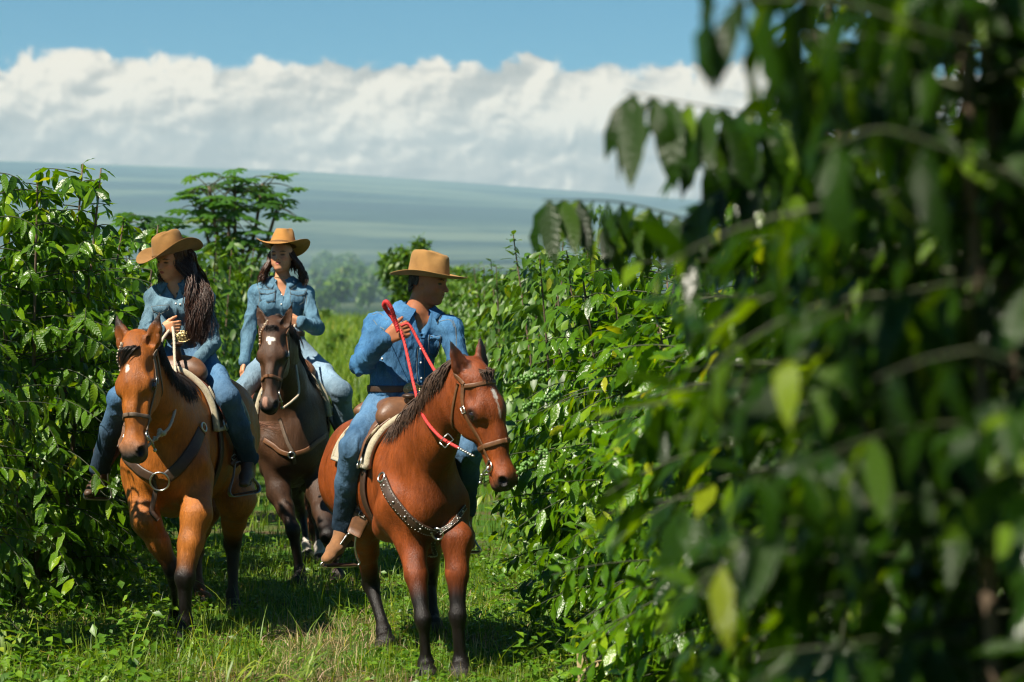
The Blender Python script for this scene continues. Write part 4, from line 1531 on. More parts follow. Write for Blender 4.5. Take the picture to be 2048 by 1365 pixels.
# short hair at the nape
b = MB()
for i in range(150):
    a = random.uniform(-0.30, 0.30)
    zz = random.uniform(-0.18, 0.22)
    yy = -0.42 * math.sqrt(max(0.05, 1 - (a / 0.4) ** 2)) + random.uniform(-0.02, 0.03)
    p0 = hq(a, yy + 0.03, zz)
    b.tube([p0, hq(a * 1.05, yy - 0.02, zz - 0.06), hq(a * 1.05, yy - 0.012, zz - 0.12)], [0.006, 0.006, 0.002], 4, cap=False)
for sg in (-1, 1):
    for i in range(90):
        yy = random.uniform(-0.42, -0.13)
        zz = random.uniform(0.0, 0.24)
        x0 = 0.335 * sg * math.sqrt(max(0.1, 1 - ((yy + 0.05) / 0.46) ** 2))
        b.tube([hq(x0 * 0.97, yy, zz), hq(x0 * 1.03, yy - 0.01, zz - 0.05), hq(x0 * 1.01, yy - 0.02, zz - 0.10)], [0.005, 0.005, 0.002], 4, cap=False)
b.build('hair', M['hair_man'], RC['root'])

# ---- the long-haired woman
tfA = unit(V(-0.15, -1, 0))
RA = build_rider(dict(
    seed=201, label='woman with long dark wavy hair, brown hat and faded denim shirt, looking down',
    J=dict(pelvis=P(378, 712, 14.88), waist=P(374, 655, 14.86), chest=P(362, 600, 14.84), neck=P(352, 567, 14.84), belt=P(376, 673, 14.86), vbot=P(349, 596, 14.74),
           head=P(343, 522, 14.80), shR=P(309, 589, 14.86), shL=P(409, 590, 14.80), elR=P(296, 664, 14.78), wrR=P(322, 659, 14.58),
           elL=P(426, 686, 14.72), wrL=P(394, 722, 14.50),
           hipR=P(352, 722, 14.86), hipL=P(402, 722, 14.82), knR=P(240, 795, 14.48), knL=P(456, 795, 14.42), anR=P(200, 938, 14.72), anL=P(496, 915, 14.66),
           toeR=P(178, 987, 14.58), toeL=P(488, 968, 14.52)),
    face=(-0.62, -0.74, -0.24), headup=(0.0, -0.15, 1), hs=0.222, torso_f=tfA, tw=(0.125, 0.142), tdp=0.66, sr=(0.056, 0.050, 0.048, 0.036), hipw=0.150, jr=(0.094, 0.072, 0.066, 0.062),
    skin=(0.52, 0.235, 0.115), lip=(0.34, 0.055, 0.045), shirt_mat='shirt_faded', jeans_mat='jeans_mid', boot_mat='boot_brown', belt_mat='leather_brown',
    buckle_dir=(-0.28, -1, 0), fold=0.75, fade=0.3, whisker=1.5,
    handR=dict(d=(0.90, -0.30, 0.16), n=(0.3, 0.9, 0.0), side=1, s=0.92, curl=(0.75, 1.2, 0.8), thumb=(0.5, 0.8, 0.2)),
    handL=dict(d=(-0.12, -0.50, -0.80), n=(0.1, 0.8, -0.5), side=-1, s=0.92, curl=(0.25, 0.4, 0.3), thumb=(0.75, 0.5, 0.2))))
cowboy_hat(RA['root'], P(340, 508, 14.80), *frame_fu((-0.66, -0.72, -0.20), (-0.22, -0.02, 1))[0:3], 0.096, 0.116, 0.140, 0.100, M['felt_dark'], curl=0.075, droop=0.012, taper=0.84)
shirt_details(RA, dict(
    shirt_mat='shirt_faded', depth=14.74,
    collar=[[(336, 564, 0.02), (338, 576, 0.012), (322, 592, 0.010), (320, 583, 0.010), (327, 570, 0.015), (333, 560, 0.025)],
            [(364, 566, 0.02), (362, 582, 0.012), (376, 596, 0.010), (380, 580, 0.012)]],
    placket=[(351, 600), (350, 625), (352, 648)],
    snaps=[(352, 608), (361, 609), (353, 632), (320, 622)],
    seams=[],
    pockets=[dict(pocket=[(307, 617), (322, 615), (338, 613), (337, 638), (324, 651), (310, 644)], flap=[(306, 614), (322, 612), (338, 610), (337, 620), (322, 627), (308, 621)])]))
q = RA['hq']
gd = []
for x0, xe in ((-0.30, 0), (-0.34, 1), (-0.36, 2), (-0.33, 3), (-0.27, 4)):
    tops = [q(-0.20, -0.02 - 0.09 * xe, 0.30), q(x0, 0.08 - 0.13 * xe, 0.0)]
    mids = [P(376 + 6 * xe, 560, 14.72 + 0.015 * xe), P(382 + 9 * xe, 605, 14.66 + 0.02 * xe), P(381 + 9 * xe, 645, 14.64 + 0.02 * xe), P(384 + 8 * xe, 682, 14.64 + 0.02 * xe)]
    gd.append(tops + mids)
strands('hair', gd, 1300, 0.016, 0.0014, 0.0042, M['hair_dark'], RA['root'], 4, wave=0.009, seg=17, curl=0.018, sides=3)
gd = []
for xe in range(5):
    gd.append([q(0.05 - 0.08 * xe, -0.40, 0.30), q(0.16 - 0.14 * xe, -0.46, 0.0), P(350 + 14 * xe, 565, 14.98), P(352 + 15 * xe, 610, 15.02), P(365 + 12 * xe, 650, 15.02)])
strands('hair', gd, 260, 0.016, 0.003, 0.007, M['hair_dark'], RA['root'], 5, wave=0.012, seg=18, curl=0.015)
gd = [[q(0.24, 0.12, 0.25), q(0.33, 0.02, 0.0), P(322, 545, 14.80), P(319, 568, 14.76)], [q(0.22, -0.2, 0.25), q(0.34, -0.2, 0.0), P(326, 548, 14.90), P(325, 570, 14.88)]]
strands('hair', gd, 90, 0.009, 0.003, 0.006, M['hair_dark'], RA['root'], 6, wave=0.008, seg=14, curl=0.008)
# hair on the scalp under the hat
side_hair = {-1: MB(), 1: MB()}
for i in range(140):
    sg = -1 if i % 2 else 1
    b = side_hair[sg]
    yy = random.uniform(-0.42, 0.16)
    zz = random.uniform(-0.05, 0.32)
    x0 = 0.345 * sg * math.sqrt(max(0.08, 1 - ((yy + 0.05) / 0.5) ** 2))
    b.tube([q(x0 * 0.98, yy, zz + 0.1), q(x0 * 1.05, yy - 0.02, zz), q(x0 * 1.08, yy - 0.05, zz - 0.14)], [0.008, 0.009, 0.005], 4, cap=False)
for sg in (-1, 1):
    side_hair[sg].build('hair', M['hair_dark'], RA['root'])

# ---- the woman behind
tfB = unit(V(-0.02, -1, 0))
RB = build_rider(dict(
    seed=301, closed=True, label='woman with shoulder-length dark hair, tan hat and pale jeans, riding behind the others',
    J=dict(pelvis=P(578, 700, 17.62), waist=P(567, 645, 17.62), chest=P(563, 598, 17.62), neck=P(564, 560, 17.62), belt=P(572, 668, 17.62), vbot=P(566, 590, 17.52),
           head=P(563, 514, 17.58), shR=P(514, 582, 17.62), shL=P(612, 583, 17.60), elR=P(498, 662, 17.58), wrR=P(488, 725, 17.42),
           elL=P(632, 657, 17.50), wrL=P(602, 646, 17.24),
           hipR=P(552, 712, 17.60), hipL=P(602, 712, 17.58), knR=P(480, 785, 17.22), knL=P(682, 785, 17.18), anR=P(480, 900, 17.50), anL=P(694, 905, 17.45),
           toeR=P(468, 950, 17.30), toeL=P(704, 955, 17.28)),
    face=(-0.20, -0.97, 0.05), headup=(-0.03, 0.10, 1), hs=0.228, torso_f=tfB, tw=(0.128, 0.160), tdp=0.62, sr=(0.056, 0.052, 0.050, 0.038), hipw=0.155, jr=(0.100, 0.080, 0.072, 0.062),
    skin=(0.56, 0.255, 0.135), lip=(0.36, 0.075, 0.06), shirt_mat='shirt_mid', jeans_mat='jeans_pale', boot_mat='boot_brown', belt_mat='leather_dark',
    fold=0.7, fade=0.2, whisker=0.4, shin_dark=0.6,
    handR=dict(d=(-0.15, -0.45, -0.9), n=(0.8, 0.3, -0.3), side=-1, curl=(0.4, 0.5, 0.4)),
    handL=dict(d=(-0.85, -0.40, 0.1), n=(-0.3, 0.9, 0.0), side=-1, s=0.95, curl=(0.8, 1.2, 0.8), thumb=(0.5, 0.8, 0.2))))
cowboy_hat(RB['root'], P(566, 491, 17.60), *frame_fu((-0.16, -0.96, 0.20), (0.06, 0.22, 1))[0:3], 0.098, 0.116, 0.128, 0.102, M['felt_tan'], curl=0.050, droop=0.034, taper=0.66)
shirt_details(RB, dict(
    shirt_mat='shirt_mid', depth=17.52,
    collar=[[(548, 552, 0.025), (553, 562, 0.015), (548, 564, 0.012), (533, 567, 0.010), (541, 556, 0.015)], [(588, 552, 0.02), (593, 562, 0.015), (610, 570, 0.010), (602, 558, 0.015)]],
    placket=[(564, 594), (563, 620), (563, 640)],
    snaps=[(564, 571), (571, 573), (563, 590), (563, 609), (536, 586), (594, 590), (554, 557), (587, 564)],
    seams=[[(514, 570), (520, 590), (517, 610)], [(612, 572), (613, 592), (612, 610)]],
    pockets=[dict(pocket=[(518, 583), (534, 586), (551, 583), (549, 603), (536, 606), (520, 601)], flap=[(518, 579), (535, 580), (552, 579), (551, 586), (536, 591), (519, 587)]),
             dict(pocket=[(580, 586), (596, 589), (611, 588), (608, 604), (596, 611), (581, 606)], flap=[(580, 581), (596, 583), (612, 583), (610, 590), (595, 594), (581, 590)])]))
q = RB['hq']
for sg, pe in ((1, [(534, 540), (527, 556), (530, 566)]), (-1, [(600, 540), (605, 557), (607, 572)])):
    gd = []
    for k in range(5):
        gd.append([q(0.16 * sg, 0.18 - 0.13 * k, 0.36), q(0.335 * sg, 0.10 - 0.12 * k, 0.05)] + [P(x + sg * (1.5 * k - 4), y - 2 * k, 17.54 + 0.03 * k) for x, y in pe])
    strands('hair', gd, 230, 0.010, 0.003, 0.007, M['hair_dark'], RB['root'], 7 + sg, wave=0.010, seg=16, curl=0.010)
gd = [[q(x, -0.40, 0.2), q(x * 1.4, -0.45, -0.1), q(x * 1.7, -0.42, -0.42)] for x in (-0.25, -0.1, 0.1, 0.25)]
strands('hair', gd, 90, 0.012, 0.007, 0.011, M['hair_dark'], RB['root'], 12, wave=0.008, seg=10)
# thin necklace
b = MB()
for i in range(9):
    h = hit(RB['bb'], 561 + (i - 4) * 2.3, 556 - 0.35 * abs(i - 4))
    if h is not None:
        b.ball(h[0] + h[1] * 0.003, 0.0042, 6, 4)
b.build('necklace', M['brass'], RB['root'])
b = MB()
h = hit(RA['bb'], 355, 588)
if h is not None:
    b.ball(h[0] + h[1] * 0.004, 0.008, 8, 5)
    b.build('pendant', M['leather_dark'], RA['root'])
print('riders', round(time.time() - T0, 1))
# ------------------------------------------------------------------ manes, tails and tack
def ring_pt(H, x, deg, off):
    """point on the horse's barrel: x along the body, deg round from the top (positive = horse's left)"""
    a = math.radians(deg)
    o = H['b'](x, 0, H['sz'] + 0.56 * H['D'])
    dv = H['L'] * math.sin(a) + V(0, 0, 1) * math.cos(a)
    h = H['bvh'].ray_cast(Vector(o + dv * 0.75), Vector(-dv))
    if h[0] is None:
        return o + dv * 0.3, dv
    p = np.array(h[0])
    return p + dv * off, dv


def drape(H, xs, degf, off, thick, nphi=26):
    """a thick sheet laid over the back; degf(x) -> (from, to) in degrees"""
    top, bot, nn = [], [], []
    for x in xs:
        a0, a1 = degf(x)
        rowt, rowb = [], []
        for k in range(nphi):
            p, dv = ring_pt(H, x, lerp(a0, a1, k / (nphi - 1)), 0.0)
            rowb.append(p + dv * off)
            rowt.append(p + dv * (off + thick))
        top.append(rowt)
        bot.append(rowb)
    top = np.array(top)
    bot = np.array(bot)
    for arr in (top, bot):
        for _ in range(2):
            arr[1:-1, 1:-1] = 0.5 * arr[1:-1, 1:-1] + 0.125 * (arr[2:, 1:-1] + arr[:-2, 1:-1] + arr[1:-1, 2:] + arr[1:-1, :-2])
    n, m = top.shape[:2]
    v = [tuple(p) for p in top.reshape(-1, 3)] + [tuple(p) for p in bot.reshape(-1, 3)]
    o = n * m
    f = []
    for i in range(n - 1):
        for k in range(m - 1):
            f.append((i * m + k, i * m + k + 1, (i + 1) * m + k + 1, (i + 1) * m + k))
            f.append((o + i * m + k, o + (i + 1) * m + k, o + (i + 1) * m + k + 1, o + i * m + k + 1))
    for i in range(n - 1):
        f.append((i * m, (i + 1) * m, o + (i + 1) * m, o + i * m))
        f.append((i * m + m - 1, o + i * m + m - 1, o + (i + 1) * m + m - 1, (i + 1) * m + m - 1))
    for k in range(m - 1):
        f.append((k, o + k, o + k + 1, k + 1))
        f.append(((n - 1) * m + k, (n - 1) * m + k + 1, o + (n - 1) * m + k + 1, o + (n - 1) * m + k))
    b = MB()
    b.add(v, f)
    return b, top


def build_saddle(H, c):
    root = thing('saddle', H['b'](-0.32, 0, H['wz']), c['label'], 'saddle')
    sp = thing('saddle_blanket', H['b'](-0.32, 0, H['wz']), c['pad_label'], 'blanket')
    x0, x1 = c.get('padx', (-0.74, 0.035))
    b, top = drape(H, np.linspace(x0, x1, 18), lambda x: (-78, 78), 0.004, 0.026, 30)
    bl = b.build('felt_sheet', M[c['pad_mat']], sp)
    # thick rolled front edge of the pad
    b = MB()
    b.tube(top[-1] - V(0, 0, 0.006), 0.020, 8)
    b.tube(top[0] - V(0, 0, 0.006), 0.012, 8)
    b.tube(top[:, 0], 0.012, 8)
    b.tube(top[:, -1], 0.012, 8)
    b.build('binding', M['wool'], sp)

    def skirt(x):
        t = (x + 0.66) / 0.58
        return 66 - 16 * (abs(2 * t - 1) ** 5) + (4 if t < 0.5 else -6)
    b, tops = drape(H, np.linspace(-0.68, -0.045, 18), lambda x: (-skirt(x), skirt(x)), 0.031, 0.012, 28)
    sk = b.build('skirt', M[c['leather']], root)
    b = MB()
    b.tube(tops[:, 0], 0.006, 6)
    b.tube(tops[:, -1], 0.006, 6)
    b.build('skirt_binding', M['wool' if c.get('fleece') else 'leather_dark'], sk)
    # carved flower tooling on the rear skirts, both sides
    for s in (1, -1):
        b = MB()
        for k in range(9):
            a = math.radians(-60 + 15 * k)
            o, dv = ring_pt(H, -0.60, 50 * s, 0.045)
            q0, _ = ring_pt(H, -0.60 + 0.02 * math.sin(a), (52 - 3) * s, 0.045)
            q1, _ = ring_pt(H, -0.60 + 0.075 * math.sin(a), (52 - 3 - 14 * math.cos(a)) * s, 0.046)
            b.tube(catmull([q0, lerp(q0, q1, 0.5) + dv * 0.006, q1], 6), [0.003, 0.009, 0.002], 6)
        b.build('tooling', M['leather_grey'], sk)
    # tree: swell, horn, seat, cantle
    z = H['wz']
    bb = H['b']
    zp = ring_pt(H, -0.12, 0, 0)[0][2]
    zc = ring_pt(H, -0.60, 0, 0)[0][2]
    Lf = H['L']
    pr = [rc(bb(-0.115, -0.080, zp + 0.060), bb(-0.115, 0.080, zp + 0.060), 0.050, 0.050, 0.05),
          rc(bb(-0.10, -0.12, zp + 0.02), bb(-0.10, 0.12, zp + 0.02), 0.055, 0.055, 0.05),
          rc(bb(-0.15, 0, zp + 0.06), bb(-0.55, 0, zc + 0.065), 0.062, 0.075, 0.05, Lf, 1.7)]
    me, _ = sdf_mesh('swell', pr, 0.010, 2)
    link('swell', me, M[c['seat_mat']], root)
    pr = [rc(bb(-0.62, -0.15, zc + 0.055), bb(-0.645, 0, zc + 0.135), 0.026, 0.026, 0.03), rc(bb(-0.62, 0.15, zc + 0.055), bb(-0.645, 0, zc + 0.135), 0.026, 0.026, 0.03),
          rc(bb(-0.60, -0.10, zc + 0.045), bb(-0.60, 0.10, zc + 0.045), 0.045, 0.045, 0.05)]
    me, _ = sdf_mesh('cantle', pr, 0.010, 2)
    link('cantle', me, M[c['seat_mat']], root)
    b = MB()
    hh = c.get('horn', 1.0)
    b.tube([bb(-0.09, 0, zp + 0.09), bb(-0.065, 0, zp + 0.10 + 0.055 * hh), bb(-0.06, 0, zp + 0.10 + 0.085 * hh)], [0.026, 0.019, 0.021], 10)
    b.ball(bb(-0.058, 0, zp + 0.10 + 0.095 * hh), (0.045, 0.040, 0.014), 16, 7, R=[H['F'], Lf, V(0, 0, 1)])
    b.build('horn', M['leather_dark'], root)
    # cinch under the belly
    pts, nr = [], []
    for dg in np.linspace(62, 298, 34):
        p, dv = ring_pt(H, c.get('cinchx', -0.10), dg, 0.004)
        pts.append(p)
        nr.append(dv)
    b = MB()
    b.ribbon(np.array(pts), np.array(nr), 0.095, 0.012)
    b.build('cinch', M['leather_dark'], root)
    # front rigging straps with rings on both sides
    for s in (-1, 1):
        pts, nr = zip(*[ring_pt(H, -0.09, dg * s, 0.05) for dg in np.linspace(34, 72, 10)])
        b = MB()
        b.ribbon(np.array(pts), np.array(nr), 0.042, 0.005)
        b.build('rigging_strap', M[c['leather']], root)
        p, dv = ring_pt(H, -0.085, 74 * s, 0.05)
        b = MB()
        t1 = unit(np.cross(dv, V(0, 0, 1)))
        t2 = np.cross(dv, t1)
        b.tube([p + (t1 * math.cos(a) + t2 * math.sin(a)) * 0.032 for a in np.linspace(0, 6.2832, 19)], 0.0055, 6, cap=False)
        b.build('ring', M['metal'], root)
    # rear saddle strings and side jockey leather below the seat
    for s in (-1, 1):
        b, tj = drape(H, np.linspace(-0.50, -0.14, 12), lambda x: ((20 * s), (50 - 30 * abs((x + 0.32) / 0.2) ** 3 * 0.5) * s), 0.046, 0.008, 12)
        b.build('side_jockey', M[c['seat_mat']], root)
    for st in c['stirrups']:
        f = catmull(st['fender'], 16)
        nr = np.tile(unit(st['out']), (16, 1))
        b = MB()
        b.ribbon(f, nr, st.get('fw', [0.13, 0.16, 0.14, 0.105, 0.085]), 0.010)
        fe = b.build('fender', M[c['fender_mat']], root)
        # keeper wraps and buckle on the stirrup leather
        tn = unit(f[-1] - f[-3])
        sd = unit(np.cross(nr[0], tn))
        for k in (0.62, 0.86):
            i = int(k * 15)
            b = MB()
            b.box(f[i] + nr[0] * 0.006, (0.046, 0.011, 0.009), [sd, tn, nr[0]])
            b.build('keeper', M['leather_dark'], fe)
        i = int(0.86 * 15)
        b = MB()
        cc = f[i] + nr[0] * 0.019
        b.tube([cc + sd * x * 0.016 + tn * y * 0.013 for x, y in ((-1, -1), (1, -1), (1, 1), (-1, 1), (-1, -1))], 0.003, 5)
        b.build('buckle', M['metal'], fe)
        # stirrup: bow with a flat tread
        T, BL, BR = st['top'], st['bl'], st['br']
        ax = unit(BR - BL)
        up = unit(T - lerp(BL, BR, 0.5))
        wv = st.get('bulge', 0.012)
        pth = [T - ax * 0.022, lerp(T, BL, 0.45) - ax * wv, lerp(T, BL, 0.8) - ax * wv * 1.3, BL + up * 0.010, BL + ax * 0.018 - up * 0.006, lerp(BL, BR, 0.5) - up * 0.008, BR - ax * 0.018 - up * 0.006, BR + up * 0.010,
               lerp(T, BR, 0.8) + ax * wv * 1.3, lerp(T, BR, 0.45) + ax * wv, T + ax * 0.022, T - ax * 0.022]
        cc = catmull(pth, 46)
        b = MB()
        cen = lerp(T, lerp(BL, BR, 0.5), 0.6)
        if st.get('wide'):
            b.ribbon(cc, np.array([unit(p - cen) for p in cc]), [0.026, 0.04, 0.07, 0.085, 0.085, 0.07, 0.04, 0.026], 0.006)
        else:
            b.tube(cc, 0.0058, 7)
        so = b.build('stirrup', M[st['mat']], root)
        b = MB()
        dep = unit(np.cross(ax, up))
        b.box(lerp(BL, BR, 0.5) + up * 0.002, (np.linalg.norm(BR - BL) * 0.40, 0.030, 0.005), [ax, dep, up])
        b.build('tread', M['leather_dark'], so, smooth=False)
    return root


def leather(bvh, pts, width, name, mat, parent, thick=0.005, n=22, off=0.002):
    return strap(bvh, pts, width, thick, n, off).build(name, mat, parent)


def build_bridle(H, c):
    root = thing('bridle', H['cfg']['poll'], c['label'], 'bridle')
    q, bv, s = H['q'], H['bvh'], H['s']
    mt = M[c['mat']]
    w = c.get('w', 0.019)
    leather(bv, [q(0.10, -0.03, -0.10), q(0.00, -0.06, -0.10), q(-0.02, -0.07, 0), q(0.00, -0.06, 0.10), q(0.10, -0.03, 0.10)], w, 'crown_piece', mt, root)
    for sg in (-1, 1):
        leather(bv, [q(0.10, -0.030, 0.11 * sg), q(0.30, -0.075, 0.12 * sg), q(0.52, -0.070, 0.09 * sg), q(0.76, -0.062, 0.08 * sg)], w, 'cheek_strap', mt, root)
        leather(bv, [q(0.08, -0.06, 0.11 * sg), q(0.22, -0.13, 0.12 * sg), q(0.36, -0.20, 0.08 * sg), q(0.40, -0.23, 0.01 * sg)], 0.014, 'throat_latch', mt, root)
    if c.get('brow', True):
        leather(bv, [q(0.115, -0.04, -0.11), q(0.135, 0.01, -0.09), q(0.14, 0.06, 0), q(0.135, 0.01, 0.09), q(0.115, -0.04, 0.11)], w * 1.05, 'browband', mt, root)
    else:
        # one-ear headstall: a beaded strap runs up in front of one ear
        sg = c['oneear']
        st = leather(bv, [q(0.20, -0.02, 0.12 * sg), q(0.10, 0.02, 0.09 * sg), q(0.02, 0.03, 0.045 * sg), q(-0.02, -0.02, 0.02 * sg)], w * 1.2, 'ear_strap', mt, root)
        b = MB()
        for p in catmull([q(0.20, -0.02, 0.12 * sg), q(0.10, 0.02, 0.09 * sg), q(0.02, 0.03, 0.045 * sg), q(-0.02, -0.02, 0.02 * sg)], 12):
            pp, nn = on_surf(bv, p, 0.010)
            b.ball(pp, 0.006, 6, 4)
        b.build('beading', M['rope_cream'], st)
    nb = []
    for a in np.linspace(0, 2 * math.pi, 17):
        nb.append(q(0.64, -0.055 + 0.11 * math.cos(a), 0.10 * math.sin(a)))
    leather(bv, nb, w * 1.25, 'noseband', M[c.get('nose_mat', c['mat'])], root, thick=0.007, n=40)
    for sg in (-1, 1):
        p, nn = on_surf(bv, q(0.79, -0.066, 0.08 * sg), 0.008)
        t1 = unit(np.cross(nn, H['h']))
        t2 = np.cross(nn, t1)
        b = MB()
        b.tube([p + (t1 * math.cos(a) + t2 * math.sin(a)) * 0.026 for a in np.linspace(0, 6.2832, 17)], 0.0045, 6, cap=False)
        b.build('bit_ring', M['metal'], root)
        b = MB()
        b.tube([p, p - H['n'] * 0.05 + H['h'] * 0.02, p - H['n'] * 0.085 + H['h'] * 0.055], [0.006, 0.005, 0.006], 6)
        b.ball(p - H['n'] * 0.09 + H['h'] * 0.06, 0.011, 8, 5)
        b.build('bit_shank', M['metal'], root)
    b = MB()
    for k in range(11):
        t = k / 10
        b.ball(lerp(q(0.84, -0.12, -0.06), q(0.84, -0.12, 0.06), t) - H['n'] * 0.02 * math.sin(math.pi * t), (0.008, 0.006, 0.006), 6, 4)
    b.build('curb_chain', M['metal'], root)
    if c.get('keeper'):
        pass
    # buckles on the cheek straps
    for sg in (-1, 1):
        p, nn = on_surf(bv, q(0.30, -0.075, 0.12 * sg), 0.008)
        b = MB()
        t1 = unit(H['h'] - nn * (H['h'] @ nn))
        t2 = np.cross(nn, t1)
        b.tube([p + t1 * x * 0.016 + t2 * y * 0.013 for x, y in ((-1, -1), (1, -1), (1, 1), (-1, 1), (-1, -1))], 0.003, 5)
        b.build('buckle', M['metal'], root)
    return root


def breast_collar(H, c):
    root = thing('breast_collar', H['b'](0.40, 0, H['sz'] + 0.35), c['label'], 'harness')
    for path, wd, mt in c['straps']:
        b = px_strap(H['bvh'], path, wd, 0.009, n=26, off=0.003)
        st = b.build('strap', M[mt], root)
        if c.get('studs'):
            pts = []
            for a in path:
                h = hit(H['bvh'], *a[:2]) if len(a) == 2 else None
                if h is not None:
                    pts.append(h[0])
            if len(pts) > 2:
                m = MB()
                cc = catmull(pts, 26)
                for i, p in enumerate(cc):
                    pp, nn = on_surf(H['bvh'], p, 0.012)
                    tt = unit(cc[min(i + 1, 25)] - cc[max(i - 1, 0)])
                    sdv = np.cross(nn, tt)
                    for sg in (-1, 1):
                        m.ball(pp + sdv * wd * 0.36 * sg, 0.0032, 5, 4)
                    if i % 5 == 2:
                        m.ball(pp, (0.009, 0.009, 0.006), 8, 5)
                m.build('stud', M['metal'], st)
    for (x, y, r) in c['rings']:
        h = hit(H['bvh'], x, y)
        if h is None:
            continue
        p, nn = h
        p = p + nn * 0.014
        t1 = unit(np.cross(nn, V(0, 0, 1)))
        t2 = np.cross(nn, t1)
        b = MB()
        b.tube([p + (t1 * math.cos(a) + t2 * math.sin(a)) * r for a in np.linspace(0, 6.2832, 21)], 0.006, 7, cap=False)
        b.build('ring', M['metal'], root)
    return root


def mane(H, side, n, spread, length, mat, seed, rr=(0.002, 0.0045), start=0.05, lift=0.02, end=1.0, droop=(0.06, 0.5)):
    """hair rooted along the crest, falling to one side of the neck"""
    nk = H['neck']
    crest = []
    for p in catmull([H['b'](-0.02, 0, H['wz'] - 0.02)] + list(nk[1:]) + [H['q'](0.0, -0.05, 0)], 12):
        # the crest is the upper edge of the neck
        h = H['bvh'].ray_cast(Vector(p + V(0, 0, 0.5) - H['F'] * 0.25), Vector((p - (p + V(0, 0, 0.5) - H['F'] * 0.25))))
        crest.append(np.array(h[0]) if h[0] is not None else p + V(0, 0, 0.15))
    gd = []
    for i, c in enumerate(crest):
        t = i / (len(crest) - 1)
        if t < start or t > end:
            continue
        pts = [c - V(0, 0, 0.012)]
        dn = side * H['L']
        ln = length * (0.7 + 0.5 * math.sin(math.pi * (0.2 + 0.7 * t)))
        p = c + V(0, 0, lift)
        for k in range(1, 6):
            u = k / 5
            tgt = c + dn * (droop[0] + 0.10 * u) * 1.0 - V(0, 0, ln * u)
            sp, nn = on_surf(H['bvh'], tgt, 0.012 + 0.006 * math.sin(3 * u))
            pts.append(sp if k > 1 else lerp(sp, p, 0.6))
        gd.append(pts)
    return strands('mane', gd, n, spread, rr[0], rr[1], mat, H['root'], seed, wave=0.006, seg=10)


# ---- manes, forelocks, tails
mane(HA, 1, 420, 0.007, 0.15, M['hair_black'], 31)
mane(HB, 1, 300, 0.007, 0.14, M['hair_black'], 32)
mane(HC, -1, 700, 0.009, 0.15, M['hair_mane'], 33)
for H, sd, L_, n_ in ((HA, 0.5, 0.20, 90), (HB, 0.2, 0.11, 50), (HC, 0.1, 0.13, 110)):
    q = H['q']
    gd = []
    for x in (-0.045, -0.015, 0.015, 0.045):
        gd.append([q(-0.03, -0.05, x * 0.8), on_surf(H['bvh'], q(0.05, 0.05, x), 0.016)[0], on_surf(H['bvh'], q(L_ * 0.5, 0.06, x + sd * 0.06), 0.012)[0], on_surf(H['bvh'], q(L_, 0.06, x * 0.7 + sd * 0.13), 0.008)[0]])
    strands('forelock', gd, n_, 0.006, 0.0018, 0.0035, M['hair_mane' if H is HC else 'hair_black'], H['root'], 40 + n_, wave=0.004)
rt = HA['b'](-1.32, 0, HA['wz'] - 0.20)
strands('tail', [[rt, rt + V(0.05, 0.16, -0.02), P(500, 838, 15.95), P(530, 848, 15.9), P(573, 853, 15.85)], [rt, rt + V(0.04, 0.16, -0.06), P(498, 846, 15.95), P(530, 858, 15.9), P(562, 864, 15.85)]], 22, 0.010, 0.0018, 0.0035, M['tail_red'], HA['root'], 50, wave=0.012, seg=12)
rt = HB['b'](-1.32, 0, HB['wz'] - 0.20)
strands('tail', [[rt, rt + V(-0.02, 0.14, -0.12), P(612, 950, 18.72), P(617, 1030, 18.70), P(622, 1085, 18.66)], [rt, rt + V(0.03, 0.14, -0.12), P(630, 950, 18.72), P(634, 1030, 18.70), P(634, 1088, 18.66)]], 150, 0.016, 0.003, 0.006, M['tail_red'], HB['root'], 51, wave=0.012, seg=12)
rt = HC['b'](-1.32, 0, HC['wz'] - 0.20)
strands('tail', [[rt, rt + V(0.02, 0.10, -0.10), HC['b'](-1.42, 0.12, 0.80), HC['b'](-1.38, 0.20, 0.58)], [rt, rt + V(0.04, 0.10, -0.10), HC['b'](-1.43, 0.06, 0.80), HC['b'](-1.40, 0.12, 0.56)]], 120, 0.016, 0.003, 0.006, M['hair_black'], HC['root'], 52, wave=0.012, seg=10)

# ---- saddles
outA, outB, outC = HA['L'], HB['L'], HC['L']
build_saddle(HC, dict(label='tan western saddle with tooled skirts under the man', pad_label='cream wool saddle pad on the reddish bay horse', pad_mat='wool', leather='leather_brown', seat_mat='leather_brown', fender_mat='leather_brown', fleece=True, horn=0.35,
    padx=(-0.80, 0.035),
    stirrups=[dict(fender=[P(782, 862, 13.22), P(765, 930, 13.12), P(738, 1000, 13.10), P(708, 1070, 13.12)], out=-outC * 0.6 + HC['F'], top=P(703, 1068, 13.16), bl=P(641, 1132, 13.10), br=P(718, 1130, 13.20), mat='metal', bulge=0.0),
              dict(fender=[P(880, 868, 13.02), P(912, 930, 13.0), P(922, 990, 13.05), P(927, 1030, 13.06)], out=outC * 0.6 + HC['F'], top=P(927, 1036, 13.04), bl=P(906, 1104, 13.06), br=P(962, 1104, 12.98), mat='metal', bulge=0.0)]))
